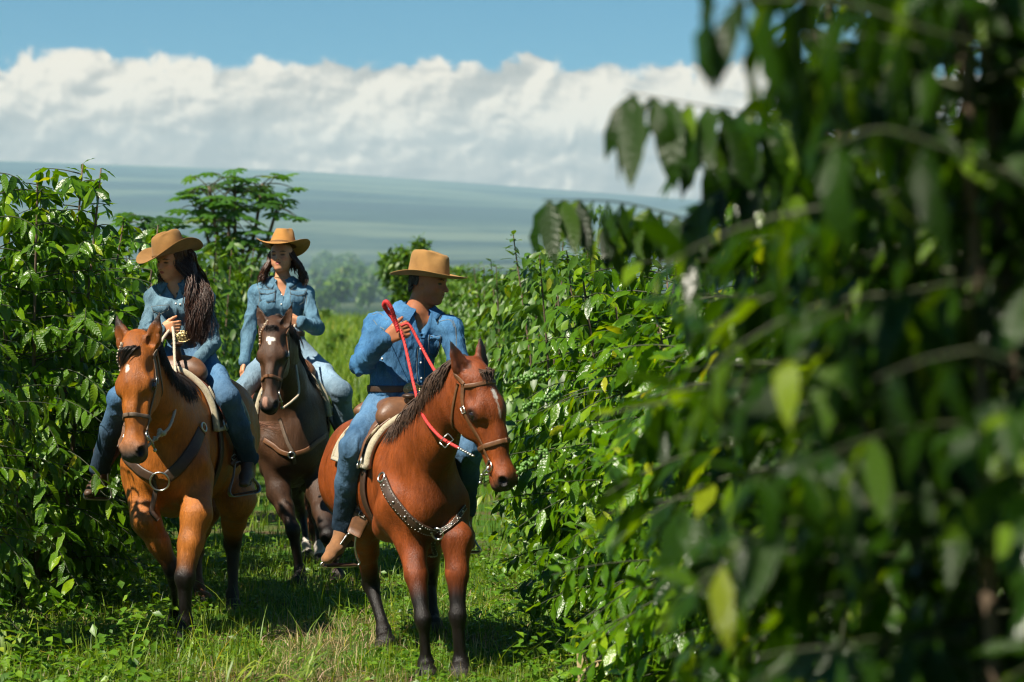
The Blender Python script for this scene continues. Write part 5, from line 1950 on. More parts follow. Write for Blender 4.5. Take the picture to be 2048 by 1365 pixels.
build_saddle(HA, dict(label='dark brown western saddle under the long-haired woman', pad_label='cream-edged saddle pad on the golden bay horse', pad_mat='leather_grey', leather='leather_red', seat_mat='leather_brown', fender_mat='leather_brown', fleece=True,
    stirrups=[dict(fender=[P(412, 760, 14.72), P(440, 835, 14.66), P(458, 900, 14.66), P(480, 930, 14.66)], out=outA * 0.6 + HA['F'], top=P(478, 926, 14.62), bl=P(461, 992, 14.58), br=P(518, 982, 14.66), mat='metal_dull', wide=True),
              dict(fender=[P(330, 770, 14.78), P(262, 850, 14.74), P(228, 900, 14.74), P(205, 940, 14.72)], out=-outA * 0.6 + HA['F'], top=P(206, 934, 14.70), bl=P(167, 996, 14.62), br=P(221, 998, 14.70), mat='metal', bulge=0.010)]))
build_saddle(HB, dict(label='brown western saddle under the woman in pale jeans', pad_label='pale saddle pad on the dark brown horse', pad_mat='wool', leather='leather_red', seat_mat='leather_brown', fender_mat='leather_dark',
    stirrups=[dict(fender=[P(620, 760, 17.5), P(662, 830, 17.45), P(684, 880, 17.45), P(694, 920, 17.45)], out=outB + HB['F'] * 0.5, top=P(694, 915, 17.42), bl=P(672, 970, 17.40), br=P(722, 968, 17.40), mat='metal'),
              dict(fender=[P(560, 760, 17.55), P(510, 830, 17.5), P(490, 880, 17.5), P(480, 920, 17.5)], out=-outB + HB['F'] * 0.5, top=P(480, 915, 17.45), bl=P(452, 970, 17.40), br=P(502, 970, 17.40), mat='metal')]))
# ---- bridles
build_bridle(HA, dict(label='dark leather one-ear bridle with beading on the golden bay horse', mat='leather_grey', brow=False, oneear=1, nose_mat='leather_grey'))
build_bridle(HB, dict(label='brown leather bridle with beaded ear strap on the dark horse', mat='leather_brown', brow=False, oneear=1))
build_bridle(HC, dict(label='tan leather bridle with browband on the reddish bay horse', mat='leather_brown', brow=True, w=0.021))
# ---- breast collars
breast_collar(HC, dict(label='studded dark breast collar across the reddish bay horse', studs=True,
    straps=[([(768, 962), (785, 1000), (815, 1035), (850, 1060), (872, 1066)], 0.058, 'leather_dark'), ([(882, 1066), (905, 1050), (928, 1015), (943, 975)], 0.030, 'leather_dark'), ([(874, 1072), (866, 1092), (860, 1110)], 0.030, 'leather_dark')],
    rings=[(767, 957, 0.026), (877, 1066, 0.032)]))
breast_collar(HA, dict(label='broad dark leather breast collar across the golden bay horse',
    straps=[([(402, 862), (385, 900), (358, 935), (335, 955)], 0.075, 'leather_dark'), ([(222, 893, 14.0), (240, 925, 13.92), (272, 948, 13.88), (305, 962, 13.86)], 0.060, 'leather_dark'), ([(300, 965, 13.86), (302, 985, 13.86), (315, 1015, 13.86), (330, 1038, 13.88)], 0.032, 'leather_dark')],
    rings=[(320, 962, 0.055), (404, 856, 0.026)]))
breast_collar(HB, dict(label='brown stitched breast collar across the dark brown horse',
    straps=[([(514, 855), (535, 885), (560, 903), (580, 910)], 0.036, 'leather_brown'), ([(655, 850), (640, 880), (615, 900), (590, 908)], 0.036, 'leather_brown'), ([(560, 838), (575, 885), (590, 930), (600, 985)], 0.026, 'leather_grey')],
    rings=[(583, 910, 0.022)]))

# ---- reins
def rope(name, paths, r, mat, label, extras=()):
    root = thing(name, paths[0][0], label, 'reins')
    for p in paths:
        c = catmull(p, 40)
        b = MB()
        b.tube(c, r, 8)
        o = b.build('rope', mat, root)
        # braid: two thin strands wound round the rope
        for ph in (0, math.pi):
            m = MB()
            tang = np.gradient(c, axis=0)
            n = 160
            idx = np.linspace(0, len(c) - 1.001, n)
            cc, tt = [], []
            for x in idx:
                i = int(x)
                cc.append(lerp(c[i], c[i + 1], x - i))
                tt.append(unit(tang[i]))
            out = []
            for k in range(n):
                u = unit(np.cross(tt[k], V(0.3, 1, 0.2)))
                w_ = np.cross(tt[k], u)
                a = k * 0.75 + ph
                out.append(cc[k] + (u * math.cos(a) + w_ * math.sin(a)) * r * 0.72)
            m.tube(out, r * 0.48, 4)
            m.build('braid', mat, o)
    for kind, p, rr in extras:
        b = MB()
        if kind == 'knot':
            for k in range(6):
                b.ball(p + V(*(np.random.default_rng(k).normal(size=3) * rr * 0.45)), rr * 0.7, 8, 6)
            b.build('knot', mat, root)
        elif kind == 'buckle':
            b.tube([p + V(x * rr, 0, y * rr) for x, y in ((-1, -0.2), (0.2, 1), (1, 0.2), (-0.2, -1), (-1, -0.2))], 0.0035, 6)
            b.build('buckle', M['metal'], root)
        elif kind == 'chain':
            a, c2 = p
            for t in np.linspace(0, 1, 7):
                b.ball(lerp(a, c2, t), (0.010, 0.006, 0.006), 6, 4)
            b.build('chain', M['metal'], root)
    return root


bitC = on_surf(HC['bvh'], HC['q'](0.79, -0.10, -0.09), 0.02)[0]
rope('reins', [[P(797, 664, 12.88), P(790, 640, 12.88), P(782, 616, 12.86), P(773, 604, 12.86), P(768, 610, 12.88), P(774, 622, 12.9), P(785, 636, 12.9), P(795, 655, 12.88)]], 0.0115, M['rope_red'],
     'folded loop of red rope rein held up in the man\'s fist')
rope('reins', [[P(801, 660, 12.88), P(810, 690, 12.86), P(820, 735, 12.80), P(830, 780, 12.72), P(842, 822, 12.42), P(858, 850, 12.22), P(880, 874, 12.12), P(898, 886, 12.06), P(918, 897, 12.03)]], 0.0082, M['rope_red_faded'],
     'red braided rope rein running from the man\'s fist round the horse\'s neck',
     extras=[('buckle', P(893, 882, 12.05), 0.036), ('chain', (P(918, 897, 12.02), P(946, 912, 11.98)), 0)])
rope('reins', [[P(802, 652, 12.86), P(818, 650, 12.86), P(838, 685, 12.84), P(858, 722, 12.78), P(876, 750, 12.62), P(905, 775, 12.55)]], 0.0080, M['rope_red_faded'],
     'red braided rope rein slanting across the man\'s chest behind the mane')
rope('reins', [[P(345, 655, 14.48), P(348, 675, 14.40), P(349, 710, 14.30), P(351, 745, 14.18), P(352, 780, 13.98), P(350, 820, 13.80), P(338, 856, 13.60), P(318, 872, 13.42), P(300, 888, 13.34), P(286, 902, 13.26)]], 0.0085, M['rope_cream'],
     'cream rope rein hanging from the long-haired woman\'s hand to the bit', extras=[('knot', P(322, 868, 13.44), 0.022), ('knot', P(310, 879, 13.38), 0.013)])
rope('reins', [[P(338, 662, 14.48), P(328, 675, 14.36), P(314, 698, 14.10), P(300, 712, 13.85)]], 0.0085, M['rope_cream'],
     'short end of cream rope rein behind the golden bay horse\'s ears')
rope('reins', [[P(590, 650, 17.14), P(584, 668, 17.0), P(588, 705, 16.8), P(594, 745, 16.6), P(598, 785, 16.45), P(585, 802, 16.3), P(568, 815, 16.2)]], 0.0075, M['rope_cream'],
     'thin cream rein beside the dark brown horse\'s head')
print('tack', round(time.time() - T0, 1))
# ------------------------------------------------------------------ vegetation
def leaf_template(seg=5, width=0.36, droop=0.35, fold=0.22, wavy=0.03, half=None):
    """unit leaf along +y, face up +z; rows of three points (left, rib, right)"""
    v = []
    for i in range(seg + 1):
        t = i / seg
        w = width * 0.5 * (math.sin(math.pi * min(1, t * 0.98 + 0.02)) ** 0.75) * (1.12 - 0.35 * t)
        if i == 0:
            w = 0.012
        if i == seg:
            w = 0.004
        ang = droop * t
        y = math.sin(ang) / max(droop, 1e-3) if droop else t
        z = -(1 - math.cos(ang)) / max(droop, 1e-3) if droop else 0
        wv = wavy * (1 if i % 2 else -1) if 0 < i < seg else 0
        v += [(-w, y, z + fold * w + wv), (0, y, z), (w, y, z + fold * w - wv)]
    f = []
    for i in range(seg):
        a = 3 * i
        f += [(a, a + 1, a + 4, a + 3), (a + 1, a + 2, a + 5, a + 4)]
    return np.array(v), np.array(f)


def leaf_mats(pos, dirs, ups, size):
    """arrays -> (n,3,3) rotation*scale"""
    y = dirs / np.linalg.norm(dirs, axis=1, keepdims=True)
    x = np.cross(y, ups)
    x /= np.linalg.norm(x, axis=1, keepdims=True) + 1e-9
    z = np.cross(x, y)
    return np.stack([x, y, z], 2) * size[:, None, None]


def leaves_mesh(name, tv, tf, pos, Mx, rnd):
    n, k = len(pos), len(tv)
    v = np.einsum('nij,kj->nki', Mx, tv) + pos[:, None, :]
    f = (tf[None] + (np.arange(n) * k)[:, None, None]).reshape(-1, tf.shape[1])
    me = mesh_np(name, v.reshape(-1, 3), f)
    c = np.zeros((n * k, 3))
    c[:, 0] = np.repeat(rnd, k)
    set_col(me, c)
    return me


LT, LF = leaf_template(4)
LT2, LF2 = leaf_template(3, 0.40, 0.4, 0.2, 0.0)
LEAF_ME = {}
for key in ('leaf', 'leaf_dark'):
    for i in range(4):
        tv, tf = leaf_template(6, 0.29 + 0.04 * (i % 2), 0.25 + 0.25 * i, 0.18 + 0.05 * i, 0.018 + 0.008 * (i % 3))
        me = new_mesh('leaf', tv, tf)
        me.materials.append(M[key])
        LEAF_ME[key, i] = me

# sample points of the riders and horses, so that leaves do not grow through them
from mathutils.kdtree import KDTree
_pts = []
for o in bpy.data.objects:
    if o.type == 'MESH' and o.name.split('.')[0] in ('body', 'shirt', 'jeans', 'boot', 'hat', 'stirrup', 'fender'):
        n = len(o.data.vertices)
        a = np.empty(n * 3, dtype=np.float32)
        o.data.vertices.foreach_get('co', a)
        _pts.append(a.reshape(-1, 3)[::23])
_pts = np.vstack(_pts)
KD = KDTree(len(_pts))
for i, p in enumerate(_pts):
    KD.insert(p, i)
KD.balance()
KLO, KHI = _pts.min(0) - 0.2, _pts.max(0) + 0.2


def clear_of_riders(p, r):
    keep = np.ones(len(p), bool)
    cand = np.where(((p > KLO) & (p < KHI)).all(1))[0]
    for i in cand:
        if KD.find(p[i])[2] < r:
            keep[i] = False
    return keep


def coffee_plant(seed, H, Rad, stems=5, dens=1.0, leaf=0.145, low=0.12, lean=(0, 0), node=0.100, step=0.056):
    """stems with pairs of arching side branches that carry opposite drooping leaves"""
    rg = np.random.default_rng(seed)
    lines = []          # (points, r0, r1)
    P_, D_, U_, S_ = [], [], [], []
    for s in range(stems):
        a = 2 * math.pi * (s + rg.uniform(-0.3, 0.3)) / stems
        h = H * rg.uniform(0.86, 1.0) if s else H * 0.97
        base = V(0.10 * math.cos(a), 0.10 * math.sin(a), -0.03)
        topp = V(Rad * 0.42 * math.cos(a) + lean[0], Rad * 0.42 * math.sin(a) + lean[1], h)
        mid = lerp(base, topp, 0.5) + V(rg.normal() * 0.05, rg.normal() * 0.05, 0)
        st = catmull([base, mid, topp], 14)
        lines.append((st, 0.020, 0.005))
        nn = int(h / node * dens)
        for k in range(nn):
            t = low / H + (1 - low / H) * (k + rg.uniform(0, 0.6)) / nn
            o = np.array([np.interp(t, np.linspace(0, 1, 14), st[:, c]) for c in range(3)])
            az0 = rg.uniform(0, 6.28)
            prof = (math.sin(math.pi * min(1, 0.16 + 0.80 * t)) ** 0.7) * (1.0 if t < 0.75 else lerp(1.0, 0.70, (t - 0.75) / 0.25))
            for pair in (0, math.pi):
                az = az0 + pair + rg.uniform(-0.3, 0.3)
                out = V(math.cos(az), math.sin(az), 0)
                ctr = V(lean[0], lean[1], 0) * t
                # branches that point back through the middle are short
                rad_here = np.linalg.norm((o - ctr)[:2])
                facing = out @ unit((o - ctr) * V(1, 1, 0) + 1e-6)
                L_ = Rad * prof * rg.uniform(0.6, 1.05) - rad_here * (0.8 * facing)
                if L_ < 0.12:
                    continue
                rise = rg.uniform(0.15, 0.40) * L_
                sag = rg.uniform(0.20, 0.55) * L_ * (1.25 - 0.5 * t)
                m = 9
                tt = np.linspace(0, 1, m)
                br = o + np.outer(tt * L_, out) + np.outer(rise * tt - sag * tt ** 2.2, V(0, 0, 1))
                lines.append((br, 0.0055, 0.0018))
                nl = max(2, int(L_ * 0.88 / step))
                side = np.cross(out, V(0, 0, 1))
                for j in range(nl):
                    u = 0.12 + 0.88 * (j + rg.uniform(0.2, 0.8)) / nl
                    p = np.array([np.interp(u, tt, br[:, c]) for c in range(3)])
                    if rg.random() < 0.10:
                        continue
                    tip = u > 0.9
                    for sg in (-1, 1):
                        fwd = rg.uniform(0.25, 0.9)
                        dn = rg.uniform(0.35, 1.5) if not tip else rg.uniform(-0.6, 0.7)
                        d = out * fwd + side * sg * rg.uniform(0.5, 1.0) - V(0, 0, dn)
                        up = V(0, 0, 1) * 0.8 + out * 0.5 + rg.normal(size=3) * 0.35
                        P_.append(p)
                        D_.append(d)
                        U_.append(up)
                        S_.append(leaf * rg.uniform(0.72, 1.2) * (0.7 if tip else 1.0))
        for j in range(18):      # tuft at the stem tip
            az = rg.uniform(0, 6.28)
            P_.append(st[-1] - V(0, 0, 0.03 * (j // 2)))
            D_.append(V(math.cos(az), math.sin(az), rg.uniform(-0.8, 0.7)))
            U_.append(V(0, 0, 1) + rg.normal(size=3) * 0.2)
            S_.append(leaf * rg.uniform(0.5, 0.9))
    return lines, np.array(P_), np.array(D_), np.array(U_), np.array(S_)


def lines_mesh(lines, sides=5):
    b = MB()
    for pts, r0, r1 in lines:
        b.tube(pts, [r0, (r0 + r1) / 2, r1], sides, cap=False)
    return b


def in_view(p, m=60):
    px = p[:, 0] / p[:, 1] * FPX + 1024
    py = HORIZON - (p[:, 2] - CAMZ) / p[:, 1] * FPX
    return (px > -m) & (px < 2048 + m) & (py > -m) & (py < 1365 + m)


def plant_bush(at, label, seed, H, Rad, name='coffee_bush', mat='leaf', n_single=300, group=None, extra=None, clear=0.07, keep=None, **kw):
    lines, p, d, u, s = coffee_plant(seed, H, Rad, **kw)
    o = V(at[0], at[1], 0)
    p = p + o
    lines = [(l + o, a, b) for l, a, b in lines]
    if extra:
        for (pts, lf, ls) in extra:         # hand-placed branches: points, leaf size, leaf spacing
            c = catmull(pts, 14)
            # join the branch to the nearest stem
            st = min((l[0][i] for l in lines[:40] for i in range(len(l[0])) if l[1] > 0.01), key=lambda q: np.linalg.norm(q - c[0]) + 2 * max(0, q[2] - c[0][2]))
            c2 = np.vstack([catmull([st, lerp(st, c[0], 0.5) + V(0, 0, 0.03), c[0]], 6)[:-1], c])
            lines.append((c2, 0.0045, 0.0015))
            ln = np.linalg.norm(np.diff(c, axis=0), axis=1).sum()
            rg = np.random.default_rng(seed + len(pts) + int(1000 * abs(pts[0][2])))
            nl = int(ln / ls)
            out = unit(c[-1] - c[0])
            side = unit(np.cross(out, V(0, 0, 1)))
            P2, D2, U2, S2 = [], [], [], []
            for j in range(nl):
                t = (j + 0.5) / nl
                q = np.array([np.interp(t, np.linspace(0, 1, 14), c[:, k]) for k in range(3)])
                for sg in (-1, 1):
                    P2.append(q)
                    D2.append(out * rg.uniform(0.1, 0.6) + side * sg * rg.uniform(0.25, 0.7) - V(0, 0, rg.uniform(0.7, 1.3)))
                    U2.append(out * 0.7 + V(0, 0, 0.5) + rg.normal(size=3) * 0.4)
                    S2.append(lf * rg.uniform(0.75, 1.15))
            p = np.vstack([p, P2])
            d = np.vstack([d, D2])
            u = np.vstack([u, U2])
            s = np.concatenate([s, S2])
    mx = leaf_mats(p, d, u, s)
    tip = p + mx[:, :, 1] * 0.6
    k = clear_of_riders(tip, clear) & clear_of_riders(p, clear)
    k &= tip[:, 2] > 0.02
    if keep is not None:
        k &= keep(tip)
    p, mx, s = p[k], mx[k], s[k]
    tip = tip[k]
    rg = np.random.default_rng(seed + 999)
    root = thing(name, o, label, 'coffee bush', group)
    stems_ = [l for l in lines if l[1] > 0.01]
    for l in stems_:
        b = MB()
        b.tube(l[0], [l[1], l[1] * 0.7, l[2]], 7)
        b.build('stem', M['bark'], root)
    tw = [l for l in lines if l[1] <= 0.01]
    if len(tw):
        b = lines_mesh(tw, 3)
        tag(b.build('twigs', M['twig'], root), kind='stuff')
    single = np.zeros(len(p), bool)
    if n_single:
        vis = in_view(tip, 20)
        # the leaves that show largest: on the camera's side of the bush and near
        depth = tip[:, 1] - 0.35 * (s / 0.14) + 0.25 * rg.random(len(p))
        order = np.argsort(np.where(vis, depth, 1e6))
        single[order[:min(n_single, int(vis.sum()))]] = True
    for i in np.where(single)[0]:
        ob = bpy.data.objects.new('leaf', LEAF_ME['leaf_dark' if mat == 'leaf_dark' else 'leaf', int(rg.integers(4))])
        m4 = Matrix([[*mx[i][0], p[i][0]], [*mx[i][1], p[i][1]], [*mx[i][2], p[i][2]], [0, 0, 0, 1]])
        COL.objects.link(ob)
        ob.parent = root
        ob.matrix_parent_inverse = Matrix.Translation(root.location).inverted()
        ob.matrix_basis = m4
    r = ~single
    if r.any():
        me = leaves_mesh('foliage', LT, LF, p[r], mx[r], rg.random(int(r.sum())))
        tag(link('foliage', me, M[mat], root), kind='stuff')
    return root


FAR_CACHE = {}


def rise(y):
    """the trail climbs gently to the end of the field, where the land drops to the valley"""
    t = min(max((y - 25.0) / 85.0, 0.0), 1.0)
    return 1.45 * t * t * (3 - 2 * t)


def far_bush(at, label, variant, scale, rot, name='coffee_bush', group=None):
    """bushes farther down the rows: one of a few plants, turned and scaled, foliage as one part"""
    if variant not in FAR_CACHE:
        lines, p, d, u, s = coffee_plant(900 + variant, 2.75, 0.85, stems=4, dens=0.85, leaf=0.16, node=0.13, step=0.085)
        rg = np.random.default_rng(variant)
        me = leaves_mesh('foliage', LT2, LF2, p, leaf_mats(p, d, u, s), rg.random(len(p)))
        me.materials.append(M['leaf_far'])
        b = lines_mesh([l for l in lines if l[1] > 0.01], 5)
        ms = new_mesh('stem', b.v, b.f)
        ms.materials.append(M['bark'])
        FAR_CACHE[variant] = (me, ms)
    me, ms = FAR_CACHE[variant]
    root = thing(name, (at[0], at[1], rise(at[1])), label, 'coffee bush', group)
    root.rotation_euler = (0, 0, rot)
    root.scale = (scale,) * 3
    for nm, m in (('foliage', me), ('stems', ms)):
        o = bpy.data.objects.new(nm, m)
        o.parent = root
        COL.objects.link(o)
        tag(o, kind='stuff')
    return root


def row_r(d):
    return 0.78 - 0.052 * (d - 13.0)


def row_l(d):
    return -2.95 - 0.050 * (d - 14.5)


# right row, in focus beside the man's horse, then towards the camera out of focus
plant_bush((row_r(13.9) + 0.02, 13.9), 'tall coffee bush right behind the reddish bay horse\'s head', 401, 2.36, 0.92, n_single=300, dens=1.0)
cher = plant_bush((row_r(12.3) + 0.10, 12.25), 'coffee bush with green cherries beside the reddish bay horse\'s muzzle', 402, 2.22, 0.95, n_single=300, keep=lambda q: ~((q[:, 0] < 0.0) & (q[:, 2] < 0.42)))
plant_bush((row_r(10.7) + 0.06, 10.6), 'glossy coffee bush in front of the one with green cherries', 403, 2.12, 0.85, n_single=300)
plant_bush((row_r(9.0) + 0.06, 8.9), 'slightly blurred coffee bush right of the picture\'s middle', 404, 2.48, 0.85, n_single=300, mat='leaf')
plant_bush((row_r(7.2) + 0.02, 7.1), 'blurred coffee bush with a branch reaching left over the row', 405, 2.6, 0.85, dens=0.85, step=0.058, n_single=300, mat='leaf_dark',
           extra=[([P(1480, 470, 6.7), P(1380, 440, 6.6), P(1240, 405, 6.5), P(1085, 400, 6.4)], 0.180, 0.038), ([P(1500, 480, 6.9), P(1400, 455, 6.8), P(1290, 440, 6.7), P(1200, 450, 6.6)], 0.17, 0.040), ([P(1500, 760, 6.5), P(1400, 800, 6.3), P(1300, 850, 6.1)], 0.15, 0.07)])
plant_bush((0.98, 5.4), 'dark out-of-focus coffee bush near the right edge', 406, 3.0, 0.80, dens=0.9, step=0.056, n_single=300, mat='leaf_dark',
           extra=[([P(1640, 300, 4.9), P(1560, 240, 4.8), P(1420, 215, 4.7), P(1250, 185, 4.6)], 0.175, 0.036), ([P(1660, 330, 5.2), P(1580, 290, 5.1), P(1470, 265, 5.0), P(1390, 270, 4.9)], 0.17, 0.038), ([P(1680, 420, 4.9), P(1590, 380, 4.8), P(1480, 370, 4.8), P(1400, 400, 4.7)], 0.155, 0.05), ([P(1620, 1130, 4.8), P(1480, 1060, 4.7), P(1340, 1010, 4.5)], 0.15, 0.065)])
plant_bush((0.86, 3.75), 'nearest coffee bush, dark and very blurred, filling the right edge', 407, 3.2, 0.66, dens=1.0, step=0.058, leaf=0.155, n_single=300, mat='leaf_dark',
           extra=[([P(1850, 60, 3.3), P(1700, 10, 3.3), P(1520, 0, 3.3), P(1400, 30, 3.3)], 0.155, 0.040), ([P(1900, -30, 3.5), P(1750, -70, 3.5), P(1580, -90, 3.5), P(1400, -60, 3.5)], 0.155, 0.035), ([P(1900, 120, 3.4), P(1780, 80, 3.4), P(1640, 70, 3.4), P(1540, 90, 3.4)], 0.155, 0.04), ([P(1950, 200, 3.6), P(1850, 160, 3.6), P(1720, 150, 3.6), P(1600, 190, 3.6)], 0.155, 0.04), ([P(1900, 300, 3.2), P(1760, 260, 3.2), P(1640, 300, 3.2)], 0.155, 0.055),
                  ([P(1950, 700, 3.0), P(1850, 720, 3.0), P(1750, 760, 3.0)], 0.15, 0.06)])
# left row
plant_bush((row_l(13.3) - 0.25, 13.25), 'coffee bush cut by the left edge, in front of its row', 411, 2.35, 0.75, n_single=260, keep=lambda q: q[:, 2] > 0.3)
plant_bush((row_l(15.0), 15.2), 'tallest coffee bush at the left, behind the golden bay horse\'s rider', 412, 2.88, 0.92, n_single=300)
plant_bush((row_l(16.9), 17.0), 'bright coffee bush just left of the long-haired woman', 413, 2.62, 0.92, n_single=300)
plant_bush((row_l(19.0), 19.0), 'coffee bush behind the long-haired woman\'s hat', 414, 2.65, 0.95, n_single=220)
# farther down both rows
rg = np.random.default_rng(77)
d = 21.2
k = kl = kr = 0
ORD = ('first', 'second', 'third', 'fourth', 'fifth', 'sixth', 'seventh', 'eighth')


def ord_label(i, side, past):
    if i < len(ORD):
        return '%s blurred coffee bush down the %s-hand row %s' % (ORD[i], side, past)
    return 'blurred coffee bush far down the %s-hand row' % side


while d < 40:
    far_bush((row_l(d) + rg.uniform(-0.15, 0.15), d), ord_label(kl, 'left', 'behind the long-haired woman'), k % 3, rg.uniform(0.88, 1.06), rg.uniform(0, 6.28), group='far coffee bushes of the left row')
    d += 1.9 + 0.03 * (d - 20)
    kl += 1
    k += 1
d = 15.9
while d < 62:
    far_bush((row_r(d) + rg.uniform(-0.15, 0.15), d), ord_label(kr, 'right', 'past the reddish bay horse\'s head'), k % 3, rg.uniform(0.86, 0.96), rg.uniform(0, 6.28), group='far coffee bushes of the right row')
    d += 1.9 + 0.03 * (d - 15)
    kr += 1
    k += 1

for i in range(10):
    d = 17.0 + 2.6 * i
    far_bush((row_l(d) - 2.7 + rg.uniform(-0.2, 0.2), d), 'coffee bush of the next row behind the left-hand one', i % 3, rg.uniform(0.75, 0.9), rg.uniform(0, 6.28), group='coffee bushes of the next row on the left')

# green cherries in clusters along a branch of the bush beside the muzzle
def cherries(path, n, seed):
    rg = np.random.default_rng(seed)
    c = catmull(path, 20)
    b = MB()
    b.tube(c, 0.004, 5)
    tw = b.build('branch', M['twig'], cher)
    b = MB()
    for i in range(n):
        t = (i // 7 + 0.5) / (n / 7)
        p = np.array([np.interp(t, np.linspace(0, 1, 20), c[:, k]) for k in range(3)])
        dv = unit(rg.normal(size=3))
        b.ball(p + dv * 0.016, rg.uniform(0.0075, 0.010), 7, 5)
    tag(b.build('cherry_cluster', M['cherry'], tw), kind='stuff')


cherries([P(1120, 790, 11.62), P(1085, 800, 11.58), P(1045, 818, 11.55)], 84, 1)
cherries([P(1110, 748, 11.66), P(1070, 752, 11.6), P(1025, 765, 11.58)], 56, 2)
cherries([P(1095, 905, 11.5), P(1060, 925, 11.46), P(1035, 945, 11.44)], 49, 3)
print('bushes', round(time.time() - T0, 1))


# ---- papaya trees
def papaya_leaf():
    """deeply lobed hand-shaped leaf, about one metre unit across, facing +z"""
    v = [(0, 0, 0)]
    f = []
    for k in range(9):
        a = math.radians(-140 + 35 * k)
        L_ = 0.52 * (1 - 0.25 * abs(k - 4) / 4)
        d = np.array((math.sin(a), math.cos(a)))
        s = np.array((d[1], -d[0]))
        o = len(v)
        pts = [d * 0.10 - s * 0.03, d * L_ * 0.42 - s * 0.055, d * L_ * 0.55 - s * 0.11, d * L_ * 0.66 - s * 0.05, d * L_ * 0.82 - s * 0.075, d * L_,
               d * L_ * 0.82 + s * 0.075, d * L_ * 0.66 + s * 0.05, d * L_ * 0.55 + s * 0.11, d * L_ * 0.42 + s * 0.055, d * 0.10 + s * 0.03]
        for p in pts:
            r = np.hypot(*p)
            v.append((p[0], p[1], -0.45 * r * r - 0.02 * abs(p @ s) / 0.1))
        v.append((d[0] * L_ * 0.6, d[1] * L_ * 0.6, -0.45 * (L_ * 0.6) ** 2 + 0.02))
        c = len(v) - 1
        f += [(0, o, c), (0, c, o + 10)] + [(o + i, o + i + 1, c) for i in range(10)]
    return new_mesh('leaf', v, f)


PAP = papaya_leaf()
PAP.materials.append(M['papaya'])


def papaya(dist, px0, heads, label, base_px):
    x0 = (base_px - 1024) / FPX * dist
    root = thing('papaya_tree', (x0, dist, 0), label, 'tree')
    rg = np.random.default_rng(int(px0))
    fork = P(px0, 560, dist)
    b = MB()
    b.tube(catmull([V(x0, dist, -0.1), lerp(V(x0, dist, 0), fork, 0.5), fork], 10), [0.10, 0.07, 0.05], 10)
    b.build('trunk', M['bark'], root)
    for (hx, hy, n, spread, hd) in heads:
        tip = P(hx, hy, dist + hd)
        b = MB()
        b.tube(catmull([fork - V(0, 0, 0.05), lerp(fork, tip, 0.4) + V((tip[0] - fork[0]) * 0.25, 0, 0), tip], 10), [0.035, 0.028, 0.022], 8)
        lb = b.build('limb', M['bark'], root)
        for i in range(n):
            az = 2 * math.pi * (i * 0.381966)
            elv = rg.uniform(-0.55, 0.60)
            ln = spread * rg.uniform(0.65, 1.1)
            dv = V(math.cos(az) * math.cos(elv), math.sin(az) * math.cos(elv), math.sin(elv))
            end = tip + dv * ln - V(0, 0, 0.10 * ln)
            b = MB()
            b.tube(catmull([tip - V(0, 0, 0.04 * (i % 5)), lerp(tip, end, 0.55) + V(0, 0, 0.08 * ln), end], 6), [0.010, 0.006], 5)
            pe = b.build('petiole', M['twig'], root)
            o = bpy.data.objects.new('leaf', PAP)
            COL.objects.link(o)
            o.parent = root
            o.matrix_parent_inverse = Matrix.Translation(root.location).inverted()
            y = unit(V(dv[0], dv[1], -0.12 + rg.normal() * 0.15))
            z = unit(V(0, 0, 1) + dv * 0.25 + rg.normal(size=3) * 0.12)
            x = unit(np.cross(y, z))
            z = np.cross(x, y)
            sc = rg.uniform(0.36, 0.62)
            m = np.stack([x, y, z], 1) * sc
            o.matrix_basis = Matrix([[*m[0], end[0]], [*m[1], end[1]], [*m[2], end[2]], [0, 0, 0, 1]])
    return root


papaya(36.0, 470, [(470, 372, 18, 0.55, 0.0), (525, 368, 13, 0.50, 0.3), (418, 372, 13, 0.45, -0.2), (555, 415, 8, 0.40, 0.2), (400, 412, 12, 0.45, 0.2), (455, 430, 16, 0.40, -0.3), (488, 480, 14, 0.38, -0.2), (440, 500, 12, 0.40, 0.1)],
       'spreading papaya tree with layered leaves rising between the two women', 470)
papaya(30.0, 306, [(300, 448, 11, 0.36, 0), (325, 470, 9, 0.30, 0.1), (275, 455, 9, 0.32, 0.2)], 'small pale papaya tree left of the long-haired woman\'s hat', 310)


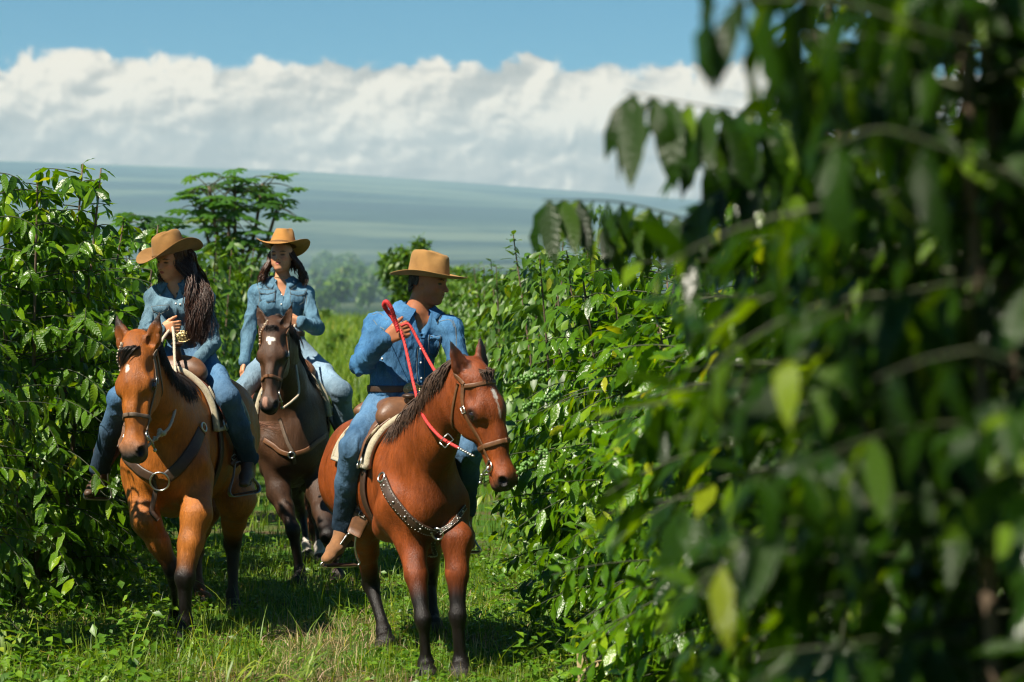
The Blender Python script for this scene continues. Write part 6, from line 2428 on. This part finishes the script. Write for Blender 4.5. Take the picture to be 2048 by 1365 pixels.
# ---- other trees: trunk, limbs and leaf clumps
def leafy_tree(at, Ht, crown_r, crown_c, label, seed, n=900, ls=0.16, name='tree', group=None, mat='leaf_far', trunk=True, cat='tree'):
    rg = np.random.default_rng(seed)
    root = thing(name, (at[0], at[1], at[2]), label, cat, group)
    o = V(*at)
    cl = []
    for i in range(11):
        cl.append((V(*(rg.normal(size=3) * np.array(crown_r) * 0.50)) + V(0, 0, crown_c), np.array(crown_r) * rg.uniform(0.32, 0.55)))
    if trunk:
        b = MB()
        b.tube(catmull([o + V(0, 0, -0.2), o + V(0, 0, crown_c * 0.6), o + V(0, 0, crown_c * 1.1)], 7), [0.05 * Ht / 3, 0.035 * Ht / 3, 0.015 * Ht / 3], 7)
        b.build('trunk', M['bark'], root)
        b = MB()
        for c, r in cl:
            b.tube(catmull([o + V(0, 0, crown_c * 0.6), o + lerp(V(0, 0, crown_c * 0.8), c, 0.5), o + c], 5), [0.02 * Ht / 3, 0.006 * Ht / 3], 5)
        tag(b.build('limbs', M['bark'], root), kind='stuff')
    pp = []
    for c, r in cl:
        m = n // len(cl)
        dv = rg.normal(size=(m, 3))
        dv /= np.linalg.norm(dv, axis=1, keepdims=True)
        pp.append(c + dv * r * rg.uniform(0.55, 1.05, (m, 1)))
    p = np.vstack(pp) + o
    d = rg.normal(size=p.shape) + np.array((0, 0, -0.5))
    u = rg.normal(size=p.shape) * 0.5 + np.array((0, 0, 1))
    me = leaves_mesh('crown', LT2, LF2, p, leaf_mats(p, d, u, ls * rg.uniform(0.7, 1.3, len(p))), rg.random(len(p)))
    tag(link('crown', me, M[mat], root), kind='stuff')
    return root


q = P(815, 560, 46.0)
leafy_tree((q[0], 46.0, rise(46)), 3.3, (0.40, 0.42, 0.72), 2.15, 'rounded dark green tree behind the man\'s hat', 61, n=3000, ls=0.15)
q = P(1190, 520, 40.0)
leafy_tree((q[0], 40.0, rise(40)), 3.1, (0.35, 0.4, 0.5), 2.55, 'small tree top showing above the right-hand row', 62, n=500, ls=0.13)
print('trees', round(time.time() - T0, 1))
# ------------------------------------------------------------------ ground, hills, haze
def mat_ground():
    m, nt, N, L, b = mat_base('grassy_soil')
    tc = N.new('ShaderNodeTexCoord')
    n1 = nz(N, L, 1.1, 5.0, 0.6, tc.outputs['Object'])
    n2 = nz(N, L, 26.0, 5.0, 0.7, tc.outputs['Object'])
    g = ramp(N, L, n2, [(0.30, (0.022, 0.060, 0.008)), (0.62, (0.055, 0.135, 0.014))])
    s = ramp(N, L, n2, [(0.30, (0.045, 0.030, 0.016)), (0.70, (0.15, 0.11, 0.055))])
    mx = N.new('ShaderNodeMixRGB')
    L.new(ramp(N, L, n1, [(0.47, (0, 0, 0)), (0.62, (1, 1, 1))]), mx.inputs[0])
    L.new(g, mx.inputs[1])
    L.new(s, mx.inputs[2])
    # farther fields: broad tints of crops and pasture
    n3 = nz(N, L, 0.12, 8.0, 0.7, tc.outputs['Object'])
    far = ramp(N, L, n3, [(0.32, (0.040, 0.085, 0.012)), (0.48, (0.095, 0.165, 0.018)), (0.58, (0.13, 0.20, 0.03)), (0.70, (0.19, 0.19, 0.06))])
    sp = N.new('ShaderNodeSeparateXYZ')
    L.new(tc.outputs['Object'], sp.inputs[0])
    mr = N.new('ShaderNodeMapRange')
    mr.inputs[1].default_value = 24
    mr.inputs[2].default_value = 55
    L.new(sp.outputs[1], mr.inputs[0])
    m2 = N.new('ShaderNodeMixRGB')
    L.new(mr.outputs[0], m2.inputs[0])
    L.new(mx.outputs[0], m2.inputs[1])
    L.new(far, m2.inputs[2])
    L.new(m2.outputs[0], b.inputs['Base Color'])
    b.inputs['Roughness'].default_value = 0.95
    b.inputs['Specular IOR Level'].default_value = 0.1
    bump(N, L, b, n2, 0.6, 0.05)
    return m


def mat_hill():
    m, nt, N, L, b = mat_base('forested_slope')
    tc = N.new('ShaderNodeTexCoord')
    n1 = nz(N, L, 0.0022, 8.0, 0.62, tc.outputs['Object'], stretch=(0.35, 1, 1))
    L.new(ramp(N, L, n1, [(0.38, (0.006, 0.014, 0.010)), (0.50, (0.016, 0.034, 0.020)), (0.62, (0.085, 0.105, 0.055))]), b.inputs['Base Color'])
    b.inputs['Roughness'].default_value = 1.0
    b.inputs['Specular IOR Level'].default_value = 0.0
    return m


HN = SinNoise(3, 1.0, 18)


def far_py(y):
    """how high the valley floor and the foot of the mountain stand in the picture at distance y"""
    return np.interp(np.log(y), np.log([1250, 1700, 2400, 3300, 4800, 7000]), [646, 612, 580, 552, 515, 470])


def crest_py(px):
    return np.interp(px, [-9000, -5000, -2500, 0, 600, 900, 1370, 2048, 4000, 7000, 11000], [560, 430, 345, 322, 342, 364, 398, 452, 545, 590, 600])


def ground_z(x, y):
    if y <= 110:
        return rise(y)
    zv = CAMZ - (646 - HORIZON) / FPX * 1250
    if y < 1250:
        if y < 500:
            return lerp(1.45, -14.0, float(sstep(np.array(y), 110, 500)))
        return lerp(-14.0, zv, float(sstep(np.array(y), 500, 1250)))
    px = x / y * FPX + 1024
    z = CAMZ - (far_py(min(y, 7000)) - HORIZON) / FPX * y
    if y > 4800:
        t = (y - 4800) / (9500 - 4800)
        z1 = CAMZ - (515 - HORIZON) / FPX * 4800
        zc = CAMZ - (crest_py(px) - HORIZON) / FPX * 9500
        z = lerp(z1, max(zc, z1 * 0.6), min(t, 1.0) ** 0.9)
    z += float(HN(np.array([[x / 260.0, y / 260.0, 0]]))[0]) * min(6.0, (y - 1250) * 0.003) * (0.3 if y > 7000 else 1)
    return z


near_y = [-60, -10, 5, 10, 14, 18, 24, 28, 34, 40, 48, 56, 64, 72, 80, 88, 96, 104, 110, 125, 150, 190, 250, 320, 400]
ys = np.concatenate([near_y, np.geomspace(500, 9500, 56)])
us = np.concatenate([np.linspace(-2.2, -0.3, 18), np.linspace(-0.28, 0.28, 40), np.linspace(0.3, 2.2, 18)])
v = []
for y in ys:
    for u in us:
        x = u * max(y, 90)
        v.append((x, y, ground_z(x, max(y, 1.0))))
nu = len(us)
ngr = len(near_y)
f = [(i * nu + k, i * nu + k + 1, (i + 1) * nu + k + 1, (i + 1) * nu + k) for i in range(len(ys) - 1) for k in range(nu - 1)]
fg = [q for q in f if q[0] // nu < ngr - 1]
fh = [q for q in f if q[0] // nu >= ngr - 1]
me = new_mesh('ground', v, fg)
tag(link('ground', me, mat_ground()), kind='structure')
me = new_mesh('hills', v, fh)
tag(link('hills', me, mat_hill()), kind='structure')
for nm in ('ground', 'hills'):
    bm = bmesh.new()
    bm.from_mesh(bpy.data.objects[nm].data)
    bmesh.ops.delete(bm, geom=[x for x in bm.verts if not x.link_faces], context='VERTS')
    bm.to_mesh(bpy.data.objects[nm].data)
    bm.free()

# far trees on the lower slope, seen small and hazy between the riders
rg = np.random.default_rng(5)
spots = []
for i in range(90):
    y = rg.uniform(1350, 3900)
    px = rg.uniform(628, 830) if i < 74 else rg.uniform(380, 540)
    spots.append((px, y, rg.uniform(1.2, 2.8)))
proto = None
for px, y, sc in spots:
    x = (px - 1024) / FPX * y
    z = ground_z(x, y)
    if proto is None:
        proto = leafy_tree((x, y, z), 9.0, (3.2, 3.2, 3.4), 6.0, 'hazy tree on the far slope beyond the field', 71, n=330, ls=2.0, name='far_tree', group='hazy far trees')
        proto_loc = V(x, y, z)
        parts = [c for c in bpy.data.objects if c.parent == proto]
        continue
    o = proto.copy()
    COL.objects.link(o)
    o.location = (x, y, z)
    o.rotation_euler = (0, 0, rg.uniform(0, 6.28))
    o.scale = (sc, sc, sc * rg.uniform(0.9, 1.3))
    for c in parts:
        cc = c.copy()
        COL.objects.link(cc)
        cc.parent = o
        cc.matrix_parent_inverse = c.matrix_parent_inverse
# scattered trees and scrub where the pasture ends
rg2 = np.random.default_rng(15)
for i in range(4):
    y = rg2.uniform(85, 108)
    px = rg2.uniform(625, 800)
    x = (px - 1024) / FPX * y
    h = rg2.uniform(0.5, 1.0) * 0.8
    sc = h / 9.0
    o = proto.copy()
    COL.objects.link(o)
    o.location = (x, y, ground_z(x, y) - 0.1)
    o.rotation_euler = (0, 0, rg2.uniform(0, 6.28))
    o.scale = (sc * 1.3, sc * 1.3, sc)
    tag(o, 'blurred scrubby tree at the end of the green field', 'tree', 'trees at the end of the field')
    for c in parts:
        cc = c.copy()
        COL.objects.link(cc)
        cc.parent = o
        cc.matrix_parent_inverse = c.matrix_parent_inverse
# low scrub on the near part of the field
for i in range(9):
    y = rg2.uniform(40, 105)
    px = rg2.uniform(635, 735)
    x = (px - 1024) / FPX * y
    sc = rg2.uniform(0.25, 0.6) / 9.0
    o = proto.copy()
    COL.objects.link(o)
    o.name = 'low_shrub'
    o.location = (x, y, ground_z(x, y) - 2.0 * sc)
    o.rotation_euler = (0, 0, rg2.uniform(0, 6.28))
    o.scale = (sc * 1.5, sc * 1.5, sc)
    tag(o, 'low blurred scrub on the field between the woman behind and the man', 'shrub', 'low scrub on the field')
    for c in parts:
        cc = c.copy()
        COL.objects.link(cc)
        cc.parent = o
        cc.matrix_parent_inverse = c.matrix_parent_inverse

# ---- grass and weeds
def blades(name, n, seed, dmin, dmax, hmin, hmax, wd, mat, keepf=None, seg=2, lean=0.8, power=1.0):
    rg = np.random.default_rng(seed)
    d = dmin + (dmax - dmin) * rg.random(n) ** power
    x = rg.uniform(-1, 1, n) * (0.2118 * d + 0.5)
    p = np.stack([x, d, [rise(q) for q in d]], 1)
    if keepf is not None:
        k = keepf(p, rg)
        p = p[k]
    n = len(p)
    h = rg.uniform(hmin, hmax, n) * rg.uniform(0.5, 1.0, n)
    az = rg.uniform(0, 6.28, n)
    ln = np.abs(rg.normal(0.35, 0.3, n)) * lean
    dirv = np.stack([np.cos(az), np.sin(az), np.zeros(n)], 1)
    sd = np.stack([-np.sin(az), np.cos(az), np.zeros(n)], 1)
    rows = []
    for i in range(seg + 1):
        t = i / seg
        c = p + dirv * (ln * h * t ** 1.6)[:, None] + np.array((0, 0, 1)) * (h * (t - 0.35 * ln * t * t))[:, None]
        c[:, 2] = np.maximum(c[:, 2], p[:, 2] + 0.004 + 0.004 * i)
        w = wd * (1 - t ** 1.5) * 0.5 + 0.0004
        rows.append(c - sd * w)
        rows.append(c + sd * w)
    v = np.stack(rows, 1).reshape(-1, 3)
    m = 2 * (seg + 1)
    tf = np.array([(2 * i, 2 * i + 1, 2 * i + 3, 2 * i + 2) for i in range(seg)])
    f = (tf[None] + (np.arange(n) * m)[:, None, None]).reshape(-1, 4)
    me = mesh_np(name, v, f)
    c = np.zeros((len(v), 3))
    c[:, 0] = np.repeat(rg.random(n), m)
    set_col(me, c)
    return tag(link(name, me, mat), kind='stuff')


PATCH = SinNoise(8, 1.6, 16, (1, 1, 0))
PATCH2 = SinNoise(9, 4.5, 16, (1, 1, 0))


def dryness(p):
    """bare, trodden and strawy ground: a patch between the riders and along the right row"""
    a = np.exp(-(((p[:, 0] + 1.05) / 0.40) ** 2 + ((p[:, 1] - 13.6) / 1.1) ** 2)) + 0.7 * np.exp(-(((p[:, 0] + 0.15) / 0.28) ** 2 + ((p[:, 1] - 13.4) / 1.0) ** 2))
    a += 0.55 * np.exp(-(((p[:, 0] + 1.0) / 0.8) ** 2 + ((p[:, 1] - 12.2) / 0.35) ** 2))
    return 1.5 * a + 0.24 * PATCH(p) + 0.15 * PATCH2(p)


gr = blades('grass', 70000, 1, 11.4, 19.0, 0.04, 0.15, 0.0050, M['grass'], lambda p, r: r.random(len(p)) > 0.15 + 0.75 * sstep(dryness(p), 0.3, 0.9), power=1.25)
tag(gr, 'short green grass covering the trail under the horses', 'grass')
gr = blades('grass', 26000, 2, 19.0, 45.0, 0.06, 0.24, 0.012, M['grass'], seg=2)
tag(gr, 'blurred grass on the trail behind the horses', 'grass')
gr = blades('grass', 60000, 6, 34.0, 106.0, 0.25, 0.75, 0.035, M['grass'], lambda p, r: (np.abs(p[:, 0] / p[:, 1] * FPX + 1024 - 690) < 75), seg=2, lean=1.2)
tag(gr, 'tall blurred field grass between the woman behind and the man', 'grass')
gr = blades('grass', 5200, 4, 11.4, 18.5, 0.16, 0.42, 0.0075, M['grass'], lambda p, r: r.random(len(p)) < 0.25 + 0.75 * sstep(PATCH2(p + 5.0), 0.1, 1.0), seg=5, lean=2.0)
tag(gr, 'long arching grass blades scattered over the trail', 'grass')
st = blades('straw', 26000, 3, 11.5, 17.0, 0.05, 0.20, 0.0042, M['straw'], lambda p, r: r.random(len(p)) < 0.14 + 0.86 * sstep(dryness(p), 0.25, 0.9), lean=3.2)
tag(st, 'dry straw and dead grass lying on the trail', 'straw')


def weeds(name, n, seed, dmin, dmax, zmax, size, keepf, label):
    rg = np.random.default_rng(seed)
    nc = n // 9
    d = dmin + (dmax - dmin) * rg.random(nc) ** 1.2
    x = rg.uniform(-1, 1, nc) * (0.2118 * d + 0.5)
    cen = np.stack([x, d, np.zeros(nc)], 1)
    cen = cen[keepf(cen, rg)]
    h = zmax * rg.uniform(0.25, 1.0, len(cen))
    p = np.repeat(cen, 9, 0) + rg.normal(size=(len(cen) * 9, 3)) * np.array((0.035, 0.035, 0))
    p[:, 2] = np.repeat(h, 9) * rg.uniform(0.15, 1.0, len(p))
    dv = rg.normal(size=p.shape) * np.array((1, 1, 0.35)) + np.array((0, 0, 0.05))
    up = rg.normal(size=p.shape) * 0.35 + np.array((0, 0, 1))
    me = leaves_mesh(name, LTW, LFW, p, leaf_mats(p, dv, up, size * rg.uniform(0.5, 1.3, len(p))), rg.random(len(p)))
    return tag(link(name, me, M['weed']), label, 'weeds', kind='stuff')


LTW, LFW = leaf_template(2, 0.62, 0.5, 0.25, 0.0)
weeds('weeds', 38000, 21, 11.5, 19.5, 0.10, 0.042, lambda p, r: r.random(len(p)) > 0.10 + 0.85 * sstep(dryness(p), 0.25, 0.8), 'low leafy weeds spread through the trail grass')
weeds('weeds', 13000, 22, 11.6, 19.0, 0.30, 0.070, lambda p, r: (np.abs(p[:, 0] - (row_l(p[:, 1]) + 0.55)) < 0.55) | (np.abs(p[:, 0] - (row_r(p[:, 1]) - 0.45)) < 0.30), 'taller weeds growing along the foot of the coffee rows')


# ---- long-bladed grass clumps that stand out
def clump(px, d, n, L_, label, seed, az0, az1, w=0.016, mat='grass'):
    rg = np.random.default_rng(seed)
    x = (px - 1024) / FPX * d
    root = thing('grass_clump', (x, d, 0), label, 'grass clump')
    for i in range(n):
        az = rg.uniform(az0, az1)
        ln = L_ * rg.uniform(0.6, 1.1)
        el_ = rg.uniform(0.35, 1.25)
        dv = V(math.cos(az), math.sin(az) * 0.6, 0)
        o = V(x, d, 0) + rg.normal(size=3) * V(0.05, 0.05, 0)
        pts = [o + dv * ln * math.cos(el_) * t + V(0, 0, ln * (math.sin(el_) * t - 0.55 * t * t * rg.uniform(0.6, 1.2))) for t in np.linspace(0, 1, 8)]
        pts = np.array(pts)
        pts[:, 2] = np.maximum(pts[:, 2], 0.012)
        b = MB()
        b.ribbon(pts, np.tile(unit(V(0, -0.3, 1)), (8, 1)), [w * 0.7, w, w, w * 0.7, w * 0.1], 0.0008)
        me = new_mesh('blade', b.v, b.f)
        set_col(me, np.full((len(me.vertices), 3), rg.random()))
        link('blade', me, M[mat], root)
    return root


clump(25, 12.7, 12, 0.60, 'broad-bladed grass tuft standing at the lower left edge', 1, 0.2, 2.2, 0.028)
clump(300, 12.2, 9, 0.42, 'long pale grass blades lying in front of the golden bay horse', 2, -0.6, 0.6, 0.017)
clump(470, 12.0, 16, 0.50, 'long grass tuft at the bottom of the picture between the two front horses', 3, -0.3, 1.4, 0.014)
clump(600, 12.35, 12, 0.42, 'grass tuft left of the reddish bay horse\'s front hooves', 4, 0.0, 1.2, 0.012)
clump(575, 15.6, 14, 0.45, 'grass tuft beside the dark brown horse\'s front hoof', 5, -0.5, 3.4, 0.014)
clump(1130, 11.6, 5, 0.75, 'dry pale stem bending up at the foot of the right-hand row', 6, 0.9, 1.7, 0.016, 'straw')

# ---- haze: even, thin air between here and the mountain
b = MB()
b.box((0, 4650, 335), (23000, 5000, 355.5))
m = bpy.data.materials.new('thin_haze')
m.use_nodes = True
nt = m.node_tree
for nd in list(nt.nodes):
    if nd.type != 'OUTPUT_MATERIAL':
        nt.nodes.remove(nd)
vol = nt.nodes.new('ShaderNodeVolumePrincipled')
vol.inputs['Color'].default_value = (0.54, 0.83, 1.0, 1)
vol.inputs['Density'].default_value = 0.0001
vol.inputs['Anisotropy'].default_value = 0.0
nt.links.new(vol.outputs[0], nt.nodes['Material Output'].inputs['Volume'])
hz = b.build('haze', m, smooth=False)
tag(hz, kind='stuff', label='thin pale blue haze lying over the far slope', cat='haze')
print('land', round(time.time() - T0, 1), 'objects', len(bpy.data.objects))
